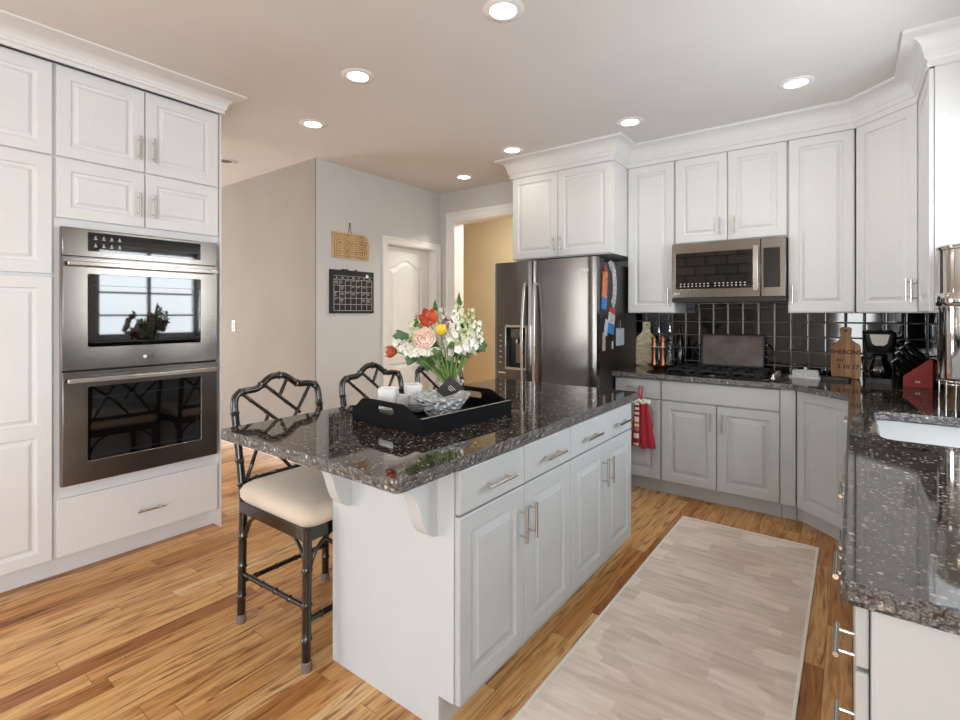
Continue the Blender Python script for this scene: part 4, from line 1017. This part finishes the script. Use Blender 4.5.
# calendar
cl = thing('wall_calendar', 'black chalk calendar board with white grid on the pale wall under the plaque', 'calendar', (dX+.001, 2.762, 1.372), PI/2)
b = MB(); b.box(0, .515, -.014, -.002, 0, .40); b.build('board', BLACKM, cl, bevel=.002)
b = MB(); gx0, gx1, gz0, gz1 = .045, .49, .025, .315
for i in range(8): x = gx0+(gx1-gx0)*i/7; b.box(x-.0012, x+.0012, -.0148, -.014, gz0, gz1)
for i in range(6): z = gz0+(gz1-gz0)*i/5; b.box(gx0, gx1, -.0148, -.014, z-.0012, z+.0012)
b.box(gx0, gx1, -.0148, -.014, .345, .347); b.build('grid_lines', WHITEINK, cl)
for i, c in enumerate('SMTWTFS'): text('day_letter', c, .022, WHITEINK, cl, (gx0+(gx1-gx0)*(i+.5)/7, -.0142, .322), (PI/2, 0, 0), .0004)
rnd = random.Random(11); b = MB()
for r_ in range(5):
    for c_ in range(7):
        if rnd.random() < (.72 if r_ > 0 else .15):
            x = gx0+(gx1-gx0)*c_/7+.008; z = gz0+(gz1-gz0)*(r_+1)/5-.012
            for q in range(rnd.choice((1, 1, 2, 3))):
                pts = [(x+k*.006, -.0146, z-q*.012+rnd.uniform(-.004, .004)) for k in range(rnd.randint(4, 8))]
                b.tube(pts, .0016, 4)
b.build('handwriting', WHITEINK, cl)
b = MB(); b.tube([(.43, -.016, .355), (.43, -.0142, .355)], .018, 18); b.build('sticker', WHITEINK, cl)
b = MB(); b.tube([(.13, -.012, .404), (.21, -.012, .404)], .006, 8); b.build('pen', CARD, cl); b = MB(); b.tube([(.30, -.010, .40), (.30, -.010, .412)], .009, 8); b.build('hanger', BLACKP, cl)
def switch(name, label, loc, rz_):
    r_ = thing(name, label, 'light switch', loc, rz_)
    b = MB(); b.box(-.036, .036, -.006, 0, -.058, .058); b.build('plate', PLATEW, r_, bevel=.003)
    b = MB(); b.box(-.011, .011, -.012, -.006, -.028, .028); b.build('toggle', TRIMW, r_, bevel=.003)
    b = MB(); b.box(-.017, .017, -.0066, -.006, -.034, .034); b.build('toggle_frame', CARD, r_)
switch('light_switch', 'pale switch plate on the shaded hall wall right of the ovens', (-5.2, 2.62, 1.24), 0)
switch('light_switch', 'small switch plate on the tan wall beyond the cased opening', (-3.98, 5.75, 1.50), 0)

# recessed lights
def can(x, y, label, on=True):
    r_ = thing('recessed_light', label, 'ceiling light', (x, y, H), 0, 'recessed lights in the ceiling' if on else None)
    b = MB(); b.lathe([(.058, -.001), (.062, -.006), (.092, -.004), (.096, 0), (.094, .0)], n=36, close=False)
    b.build('trim_ring', TRIMW, r_, smooth=50)
    b = MB(); b.lathe([(.060, -.003), (.056, .0-.001)], n=36, close=False); b.build('baffle', CANIN, r_, smooth=50)
    b = MB(); b.lathe([(0, -.0035), (.059, -.0025)], n=36, close=False); b.build('diffuser', SCREENL if on else mat('unlit_lamp', '6f6962', .5), r_)
    if on:
        l_ = bpy.data.lights.new('can_glow', 'SPOT'); l_.energy = 5; l_.spot_size = R(140); l_.spot_blend = 1; l_.color = (1, .93, .82); l_.shadow_soft_size = .06
        lo = bpy.data.objects.new('can_glow', l_); col.objects.link(lo); lo.location = (x, y, H-.02)
can(-1.26, 1.855, 'lit recessed ceiling light nearest the camera, cut by the top edge')
can(-2.28, 1.866, 'lit recessed ceiling light directly above the island seating side')
can(-3.117, 2.143, 'lit recessed ceiling light just right of the oven cabinet crown')
can(-.266, 3.485, 'lit recessed ceiling light at far right before the corner cabinets')
can(-1.27, 3.482, 'lit recessed ceiling light above the narrow cabinet beside the refrigerator cabinet')
can(-2.279, 3.485, 'lit recessed ceiling light at the left end of the refrigerator cabinet crown')
can(-3.115, 3.885, 'lit recessed ceiling light nearest the cased opening')
can(-4.50, 2.19, 'unlit recessed ceiling light half hidden behind the oven cabinet', False)

# ================================================================== RUG
rg = thing('runner_rug', 'pale greige patterned runner rug on the wood floor beside the island', 'rug', (-.53, 2.15, 0), 0)
MB().box(-.37, .365, -1.25, 1.325, 0, .008).build('pile', RUGM, rg)
b = MB(); b.prism([(-.383, -1.265), (.378, -1.265), (.378, 1.34), (-.383, 1.34)], 0, .0095, [[(-.37, -1.25), (.365, -1.25), (.365, 1.325), (-.37, 1.325)]]); b.build('binding', RUGE, rg, bevel=.002)

# ================================================================== STOOLS
def bamboo(b, pts, r, first=.05, step=.115):
    pts = [Vector(p) for p in pts]; seg = [(pts[i+1]-pts[i]).length for i in range(len(pts)-1)]; L = sum(seg)
    nodes = []; s = first
    while s < L-.02: nodes.append(s); s += step
    ss = set([0, L]); s = 0; acc = 0
    for q in seg: acc += q; ss.add(min(acc, L))
    k = int(L/.035)+1
    for i in range(k+1): ss.add(L*i/k)
    for nd in nodes:
        for d in (-.007, -.004, 0, .004, .007): ss.add(nd+d)
    ss = sorted(ss); P_ = []; rr = []; last = -1
    for s in ss:
        if s-last < .0015: continue
        last = s; a = 0; i = 0
        while i < len(seg)-1 and a+seg[i] < s: a += seg[i]; i += 1
        t = (s-a)/seg[i] if seg[i] else 0; P_.append(pts[i].lerp(pts[i+1], max(0, min(1, t))))
        rr.append(r*(1+.30*sum(math.exp(-((s-nd)/.0042)**2) for nd in nodes)))
    b.tube(P_, rr, 10)
def smooth_path(pts, n=6):
    out = []; pts = [Vector(p) for p in pts]
    for i in range(len(pts)-1):
        p0 = pts[max(i-1, 0)]; p1 = pts[i]; p2 = pts[i+1]; p3 = pts[min(i+2, len(pts)-1)]
        for k in range(n):
            t = k/n; out.append(.5*((2*p1)+(p2-p0)*t+(2*p0-5*p1+4*p2-p3)*t*t+(3*p1-p0-3*p2+p3)*t**3))
    out.append(pts[-1]); return out
def stool(label, x, y):
    st = thing('bamboo_counter_stool', label, 'stool', (x, y, 0), 0, 'black bamboo stools along the island')
    hy = .215; xb, xf = -.235, .245; xt = -.315
    AZ0, AZ1 = .495, .545
    # rear legs with back posts and crest in one bent frame, local y across
    for s in (-1, 1):
        b = MB(); bamboo(b, [(xb-.01, s*(hy+.005), .02), (xb, s*hy, .52)], .0175, .10, .13); b.build('leg', BAMBOO, st, smooth=50)
        b = MB(); bamboo(b, [(xf+.005, s*(hy+.008), .02), (xf, s*hy, .50)], .0175, .10, .13); b.build('leg', BAMBOO, st, smooth=50)
        for xx, yy in ((xb-.01, s*(hy+.005)), (xf+.005, s*(hy+.008))):
            b = MB(); b.lathe([(0, 0), (.021, 0), (.021, .035), (.018, .038)], (xx, yy, 0), 14); b.build('foot_cap', RUBBER, st, smooth=40)
    def X_(z): return xb+(xt-xb)*(z-.52)/.5
    path = [(-hy, .52), (-hy, .70), (-hy-.004, .88), (-hy-.004, .965), (-hy+.012, 1.0), (-hy+.05, 1.012), (-.105, 1.018), (-.06, 1.05), (-.025, 1.066), (.025, 1.066), (.06, 1.05), (.105, 1.018), (hy-.05, 1.012), (hy-.012, 1.0), (hy+.004, .965), (hy+.004, .88), (hy, .70), (hy, .52)]
    b = MB(); bamboo(b, smooth_path([(X_(z), yy, z) for yy, z in path], 4), .0165, .09, .105); b.build('back_frame', BAMBOO, st, smooth=50)
    b = MB()
    rods = [((-.185, 1.005), (.045, .80)), ((-.075, 1.035), (.105, .875)), ((.05, 1.05), (.0, .965)), ((.175, 1.005), (-.01, .745)), ((-.215, .87), (-.06, .735)), ((.215, .88), (.09, .745)),
            ((-.06, .90), (-.19, .625)), ((.045, .80), (.17, .625)), ((-.06, .735), (.03, .625))]
    for (a, za), (c, zc) in rods: bamboo(b, [(X_(za), a, za), (X_(zc), c, zc)], .0085, .06, .09)
    b.build('lattice', BAMBOO, st, smooth=50)
    b = MB(); bamboo(b, [(X_(.62), -hy, .62), (X_(.62), hy, .62)], .0125, .07, .10); b.build('lower_rail', BAMBOO, st, smooth=50)
    b = MB(); b.prism(rrect(xb-.018, xf+.018, -hy-.018, hy+.018, .02, 4), AZ0, AZ1, [rrect(xb+.01, xf-.01, -hy+.01, hy-.01, .01, 3)]); b.build('seat_frame', BAMBOO, st, bevel=.003)
    # cushion
    b = MB(); rgs = []
    for t, ins, z in ((0, .004, AZ1), (1, -.008, AZ1+.02), (2, -.010, AZ1+.045), (3, .002, AZ1+.066), (4, .025, AZ1+.080), (5, .07, AZ1+.089), (6, .13, AZ1+.093)):
        rgs.append((rrect(xb-.014+ins, xf+.02-ins, -hy-.015+ins, hy+.015-ins, max(.02, .05-ins*.2), 5), z))
    loft(b, rgs); b.build('cushion', CUSH, st, smooth=60)
    for s in (-1, 1):
        b = MB(); bamboo(b, [(xb, s*hy, .215), (xf, s*hy, .235)], .011, .06, .10); b.build('side_stretcher', BAMBOO, st, smooth=50)
    b = MB(); bamboo(b, [(xf, -hy, .185), (xf, hy, .185)], .012, .06, .10); b.build('foot_rail', BAMBOO, st, smooth=50)
    b = MB(); bamboo(b, [(xb, -hy, .185), (xb, hy, .185)], .011, .06, .10); b.build('rear_stretcher', BAMBOO, st, smooth=50)
    for sx, sy in ((1, -1), (1, 1), (-1, -1), (-1, 1)):
        X0 = xf if sx == 1 else xb; Y0 = sy*hy; b = MB()
        b.tube(smooth_path([(X0, Y0-sy*.012, .385), (X0, Y0-sy*.03, .43), (X0, Y0-sy*.06, .465), (X0, Y0-sy*.11, .497)], 4), .0075, 8)
        b.tube(smooth_path([(X0-sx*.012, Y0, .385), (X0-sx*.03, Y0, .43), (X0-sx*.06, Y0, .465), (X0-sx*.11, Y0, .497)], 4), .0075, 8)
        b.build('bracket', BAMBOO, st, smooth=50)
    return st
s1 = stool('black bamboo counter stool nearest the camera, cream seat fully visible', -1.925, 1.345)
for yy, lb in ((1.935, 'black bamboo counter stool in the middle, only its back above the tray'), (2.52, 'black bamboo counter stool farthest away, back behind the flowers')):
    c = copy_tree(s1); c.location = (-1.925, yy, 0); c['label'] = lb

# ================================================================== TRAY AND CONTENTS
TR = thing('serving_tray', 'black wooden serving tray with cut-out handles on the island', 'tray', (-1.478, 1.632, CZ), R(-4))
tw_, tl_ = .222, .272   # half width (x), half length (y)
MB().box(-tw_, tw_, -tl_, tl_, 0, .010).build('bottom', TRAYB, TR)
for s in (-1, 1):
    b = MB(); b.box(s*tw_-(.012 if s > 0 else 0), s*tw_+(0 if s > 0 else .012), -tl_, tl_, .010, .062); b.cur = 1
    b.box(s*tw_-(.011 if s > 0 else .0-.001), s*tw_+(-.001 if s > 0 else .011), -tl_, tl_, .062, .0632); b.build('side', [TRAYB, TRAYE], TR)
prof = [(-tw_+.012, .010), (tw_-.012, .010), (tw_-.012, .062)]
for i in range(9):
    t = i/8; prof.append((tw_-.02-.115*t, .062+.040*(.5-.5*math.cos(PI*t))))
for i in range(9):
    t = i/8; prof.append((-(tw_-.012-.07*(1-t)), .062+.040*(.5-.5*math.cos(PI*(1-t)))))
prof.append((-tw_+.012, .062))
hole = rrect(-.057, .053, .052, .082, .0145, 6)
for s in (-1, 1):
    b = MB(); b.prism(prof, s*tl_-(.012 if s > 0 else 0), s*tl_+(0 if s > 0 else .012), [hole], fn); b.build('handle_end', TRAYB, TR)
TI = CZ+.0105
def plates(x, y, label, grp, n=5):
    for i in range(n):
        b = MB(); b.lathe([(0, 0), (.035, 0), (.06, .007), (.064, .011), (.058, .009), (.034, .004), (0, .004)], n=28, sq=5)
        o = b.build('saucer', CERAM, smooth=50, loc=(x+.001*((i*7) % 3), y, TI+i*.0078), rot=(0, 0, .2+.05*i))
        tag(o, label+', %s from the bottom' % ('lowest', 'second', 'third', 'fourth', 'topmost')[i], 'saucer', grp)
plates(-1.600, 1.640, 'white square saucer in the stack nearest the crystal bowl', 'saucers stacked by the bowl')
plates(-1.615, 1.478, 'white square saucer in the stack behind the tray handle', 'saucers stacked behind the tray handle')
def cup(x, y, z, label, rz_=0):
    r_ = thing('coffee_cup', label, 'cup', (x, y, z), rz_, 'white square cups on the tray')
    b = MB(); b.lathe([(0, 0), (.030, 0), (.033, .004), (.039, .06), (.040, .078), (.037, .078), (.035, .06), (.029, .007), (0, .006)], n=32, sq=5); b.build('body', CERAM, r_, smooth=50)
    b = MB(); b.tube([(.037, 0, .063), (.058, 0, .063), (.063, 0, .045), (.055, 0, .022), (.034, 0, .018)], .004, 8); b.build('handle', CERAM, r_, smooth=50)
cup(-1.607, 1.632, TI+5*.0078+.006, 'white square cup standing on the saucer stack nearest the crystal bowl', 2.6)
cup(-1.612, 1.482, TI+5*.0078+.006, 'white square cup standing on the saucer stack behind the tray handle', 2.2)
cup(-1.625, 1.560, TI, 'white square cup down between the two saucer stacks', 2.9)
# crystal bowl
cbw = MB(); n_ = 32
prf = [(0, 0), (.045, 0), (.06, .012), (.085, .05), (.112, .088), (.118, .095), (.112, .096), (.105, .088), (.078, .05), (.052, .018), (0, .012)]
vs = []; fs = []
for j, (r_, z) in enumerate(prf):
    for k in range(n_):
        a = 2*PI*k/n_; q = 1/((abs(math.cos(a))**3.2+abs(math.sin(a))**3.2)**(1/3.2)); fac = 1+(.035 if (k+j) % 2 else -.0)*(1 if 1 <= j <= 4 else 0)
        vs.append((r_*q*fac*math.cos(a), r_*q*fac*math.sin(a), z+(.004*(k % 2) if j in (5, 6) else 0)))
for j in range(len(prf)-1):
    for k in range(n_): fs.append((j*n_+k, j*n_+(k+1) % n_, (j+1)*n_+(k+1) % n_, (j+1)*n_+k))
cbw.add(vs, fs); tag(cbw.build('crystal_bowl', CRYSTAL, loc=(-1.415, 1.615, TI), rot=(0, 0, .5)), 'square cut-crystal bowl in front of the flower vase on the tray', 'bowl')
# vase
VX, VY = -1.495, 1.765
vz = thing('flower_vase', 'vase wrapped in crumpled white paper with dark card, holding the flowers', 'vase', (VX, VY, TI), 0)
b = MB(); vs = []; fs = []; n_ = 30; rr_ = random.Random(3)
pv = [(.045, 0), (.052, .02), (.05, .06), (.043, .095), (.052, .118), (.062, .132), (.054, .128), (.038, .095), (.04, .05), (.0, .02)]
for j, (r_, z) in enumerate(pv):
    for k in range(n_):
        a = 2*PI*k/n_; w = r_*(1+rr_.uniform(-.10, .10)) if j < 9 else 0; vs.append((w*math.cos(a), w*math.sin(a), z+(rr_.uniform(-.012, .012) if j in (5, 6) else 0)))
for j in range(len(pv)-1):
    for k in range(n_): fs.append((j*n_+k, j*n_+(k+1) % n_, (j+1)*n_+(k+1) % n_, (j+1)*n_+k))
b.add(vs, fs); b.build('paper_wrap', PAPERW, vz, smooth=30)
cdv = Vector((1.5, -1.765)).normalized()
cdo = MB(); cdo.box(-.045, .045, -.0015, 0, -.045, .045); cdo = cdo.build('card', CARD, vz, loc=(.047, -.055, .102)); cdo.rotation_euler = (0, R(42), R(40.3))
for i, (a, c) in enumerate(((-.016, .012), (-.02, .004), (-.012, -.004))):
    q = MB(); q.box(a, .018-.005*i, -.0022, -.0014, c, c+.0022); q.build('card_print', WHITEINK, cdo)

# ================================================================== FLOWERS
fr_ = random.Random(21)
BASE = Vector((VX, VY, TI+.03))
# camera-facing frame at the vase to lay the bouquet out
fwd = Vector((-.6, .8, 0)); rgt = Vector((.8, .6, 0)); up = Vector((0, 0, 1))
def at(u, v, dep=0):
    d0 = VX*fwd.x+VY*fwd.y+dep; l_ = (u-480)/F*d0; z = 1.37-(v-313.5)*d0/F
    p = fwd*d0+rgt*l_; return Vector((p.x, p.y, z))
def stem_curve(p, b0=None):
    b0 = b0 or (BASE+Vector((fr_.uniform(-.02, .02), fr_.uniform(-.02, .02), 0)))
    neck = Vector((VX, VY, TI+.12))+Vector(((p.x-VX)*.10, (p.y-VY)*.10, 0))
    return smooth_path([b0, neck, neck.lerp(p, .55)+Vector((0, 0, .02)), p], 5)
def flower(name, label, cat, p, grp=None):
    r_ = thing(name, label, cat, tuple(BASE), 0, grp)
    b = MB(); b.tube([q-BASE for q in stem_curve(p)], .0028, 6); b.build('stem', STEMG, r_, smooth=60)
    return r_
def petal(b, c, d, side, L, W, curl, thick=None):
    """cupped petal from c along d, width axis side, curling along n"""
    n = d.cross(side).normalized(); m, k = 6, 5; vs = []; fs = []
    for i in range(m+1):
        t = i/m; w = W*math.sin(PI*min(1, .12+t*.86))**.7; o = c+d*(L*t)+n*(curl*L*math.sin(PI*t*.8))
        for j in range(k):
            s = (j/(k-1)-.5)*2; vs.append(o+side*(w*s)-n*(curl*W*1.1*s*s))
    for i in range(m):
        for j in range(k-1): a = i*k+j; fs.append((a, a+1, a+k+1, a+k))
    b.add(vs, fs)
def basis(d):
    d = d.normalized(); s = d.cross(up); s = s.normalized() if s.length > .01 else Vector((1, 0, 0)); return d, s, s.cross(d).normalized()
def tulip(label, p, d, m, size=.04, open_=.35):
    r_ = flower('tulip', label, 'flower', p); d, s, t = basis(Vector(d)); b = MB()
    for q in range(6):
        a = 2*PI*q/6; o = s*math.cos(a)+t*math.sin(a); side = d.cross(o).normalized(); dd = (d+o*open_*(1 if q % 2 else .7)).normalized()
        petal(b, p-BASE+o*size*.12, dd, side, size*1.5, size*.52, -.22 if q % 2 else -.28)
    b.build('petals', m, r_, smooth=70, solid=.0012)
    return r_
tulip('open orange-red tulip at the top left of the bouquet', at(430, 322, -.10), (0.35, -.75, .55), TULIPR, .042, .75)
tulip('orange-red tulip bud drooping at the far left of the bouquet', at(397, 352, -.04), (-.75, -.6, .05), TULIPR, .036, .35)
tulip('closed yellow tulip at the centre of the bouquet', at(441, 335, -.17), (0, 0, 1), TULIPY, .033, .22)
def rose(label, p, d, m, R_=.05):
    r_ = flower('rose', label, 'flower', p); d, s, t = basis(Vector(d)); b = MB()
    for lay, (cnt, rad, L, op) in enumerate(((3, .006, .030, .1), (5, .013, .036, .3), (6, .020, .042, .6), (7, .026, .046, .95))):
        for q in range(cnt):
            a = 2*PI*q/cnt+lay*.5; o = s*math.cos(a)+t*math.sin(a); side = d.cross(o).normalized()
            petal(b, p-BASE+o*rad*.5, (d+o*op).normalized(), side, L*R_/.05, .024*R_/.05*(1+.1*lay), -.3)
    b.build('petals', m, r_, smooth=70, solid=.001)
rose('large pale peach rose left of the yellow tulip', at(426, 340, -.14), (.45, -.8, .35), ROSEP, .052)
def stock(label, p0, p1, n, m, grp, blossom=.011):
    """spike of small blossoms from p0 (low) to p1 (tip)"""
    r_ = flower('stock_flower', label, 'flower', p1, grp); b = MB()
    for i in range(n):
        t = (i+.5)/n; c = p0.lerp(p1, t); rad = .030*(1-.6*t); a = i*2.4; o = (rgt*math.cos(a)+up*.25*math.sin(a*1.7)+fwd*math.sin(a)).normalized()
        cc = c+o*rad-BASE; dd, s, tt = basis(o); sz = blossom*1.25*(1-.35*t)
        for q in range(5):
            ang = 2*PI*q/5+i; w = (s*math.cos(ang)+tt*math.sin(ang)); side = dd.cross(w).normalized(); petal(b, cc, (w+dd*.5).normalized(), side, sz*1.25, sz*.6, .15)
    b.build('blossoms', m, r_, smooth=70)
G = 'white flower spikes in the bouquet'
stock('white spike at the far right of the bouquet, broad white blossoms', at(462, 350, -.02), at(479, 322, 0), 24, PETW, G, .014)
stock('tall cream-green spike leaning right, highest blossoms', at(460, 335, .03), at(459, 300, .05), 26, PETG, G)
stock('cream-green spike right of centre behind the white blossoms', at(465, 340, .06), at(472, 309, .08), 24, PETG, G)
stock('white spike at far right edge just above the round leaves', at(466, 352, -.05), at(480, 338, -.04), 20, PETW, G, .014)
stock('white spike at the left above the drooping red bud', at(418, 354, -.05), at(395, 342, -.06), 24, PETW, G, .015)
stock('white spike low left above the pointed leaf', at(424, 352, -.12), at(408, 353, -.12), 22, PETW, G, .015)
stock('cream spike at upper left beside the dark pod', at(422, 345, 0), at(412, 322, .02), 24, PETG, G)
stock('white spike low centre beneath the peach rose', at(436, 352, -.12), at(425, 352, -.14), 16, PETW, G, .014)
stock('white spike behind the yellow tulip at the top', at(446, 334, .04), at(443, 308, .06), 22, PETW, G)
stock('cream-green spike in the right middle below the tall one', at(456, 348, -.09), at(466, 330, -.10), 20, PETG, G, .013)
stock('mauve small blossoms between red tulip and the tall spikes', at(446, 330, 0), at(449, 318, 0), 18, PETL, None, .010)
stock('white spike at upper centre right with open blossoms', at(452, 330, 0), at(454, 312, 0), 20, PETW, G, .013)
stock('white spike at left centre behind the peach rose', at(425, 345, .02), at(420, 322, .04), 24, PETW, G, .014)
stock('white spike at far left tip above the red bud', at(412, 350, -.02), at(398, 341, -.03), 20, PETW, G, .014)
stock('white spike in the lower right, above the round leaves', at(456, 352, -.12), at(472, 340, -.12), 24, PETW, G, .015)
stock('cream-green spike at the right rim behind the white spike', at(470, 345, .04), at(480, 330, .05), 22, PETG, G, .014)
stock('white spike right of the yellow tulip', at(450, 345, -.10), at(456, 324, -.10), 22, PETW, G, .013)
stock('pale cream spike between the rose and the drooping bud', at(421, 352, .02), at(407, 338, .02), 24, PETG, G, .014)
def spire(label, p, L):
    r_ = flower('bud_spire', label, 'flower', p, 'green bud spires above the bouquet'); b = MB()
    for i in range(16):
        t = i/15; c = p+up*(L*(t-.6))-BASE; a = i*2.3; b.ball(c+Vector((math.cos(a), math.sin(a), 0))*.008*(1.1-t), .006*(1.15-t), n=7, m=5, rz=.009*(1.15-t))
    b.build('buds', LEAF, r_, smooth=60)
spire('green bud spire rising at the top right of the bouquet', at(459, 296, .03), .06)
spire('thin green bud spire rising at the top centre', at(435, 303, .06), .05)
spire('dark pod spire leaning at the upper left', at(416, 318, .02), .07)
def leafspray(label, p, n, L, W, m, spread, droop=0.0, fromp=None):
    r_ = flower('leaf_sprig', label, 'foliage', p, 'leafy sprigs in the bouquet'); b = MB()
    for i in range(n):
        a = (i/(max(1, n-1))-.5)*spread; d = ((p-Vector((VX, VY, p.z))).normalized() if (p-Vector((VX, VY, p.z))).length > .02 else rgt)
        d = (Matrix.Rotation(a, 3, fwd) @ (d*.8+up*(.35-droop))).normalized(); side = d.cross(fwd).normalized()
        c0 = p-BASE-d*L*.5+fwd*fr_.uniform(-.03, .03); petal(b, c0, d, side, L, W, .12)
    b.build('leaves', m, r_, smooth=70)
leafspray('round dark leaves at the lower right of the bouquet', at(480, 346, -.02), 3, .07, .022, LEAF, 1.8, .3)
leafspray('pointed leaf pair at the upper left edge', at(401, 336, 0), 2, .075, .02, LEAF, .8)
leafspray('broad green leaf hanging at the lower left', at(412, 358, -.06), 2, .07, .022, LEAF, .9, .9)
leafspray('long pale leaves rising at the centre right', at(452, 345, -.13), 3, .13, .014, LEAFP, .9)
leafspray('long pale leaves around the yellow tulip stem', at(437, 352, -.14), 3, .12, .013, LEAFP, 1.0)
leafspray('dark leaves filling the right side below the spikes', at(462, 352, .0), 5, .09, .014, LEAF, 2.0)
leafspray('dark leaves filling the middle above the vase', at(445, 365, -.04), 6, .10, .011, LEAF, 2.2)
leafspray('dark leaves filling the left side below the rose', at(426, 362, -.03), 5, .09, .012, LEAF, 2.0)
leafspray('dark leaves behind the rose and red tulip', at(430, 345, .05), 6, .10, .014, LEAF, 2.4)
leafspray('dark leaves behind the tall right spikes', at(463, 328, .10), 5, .09, .014, LEAF, 2.4)
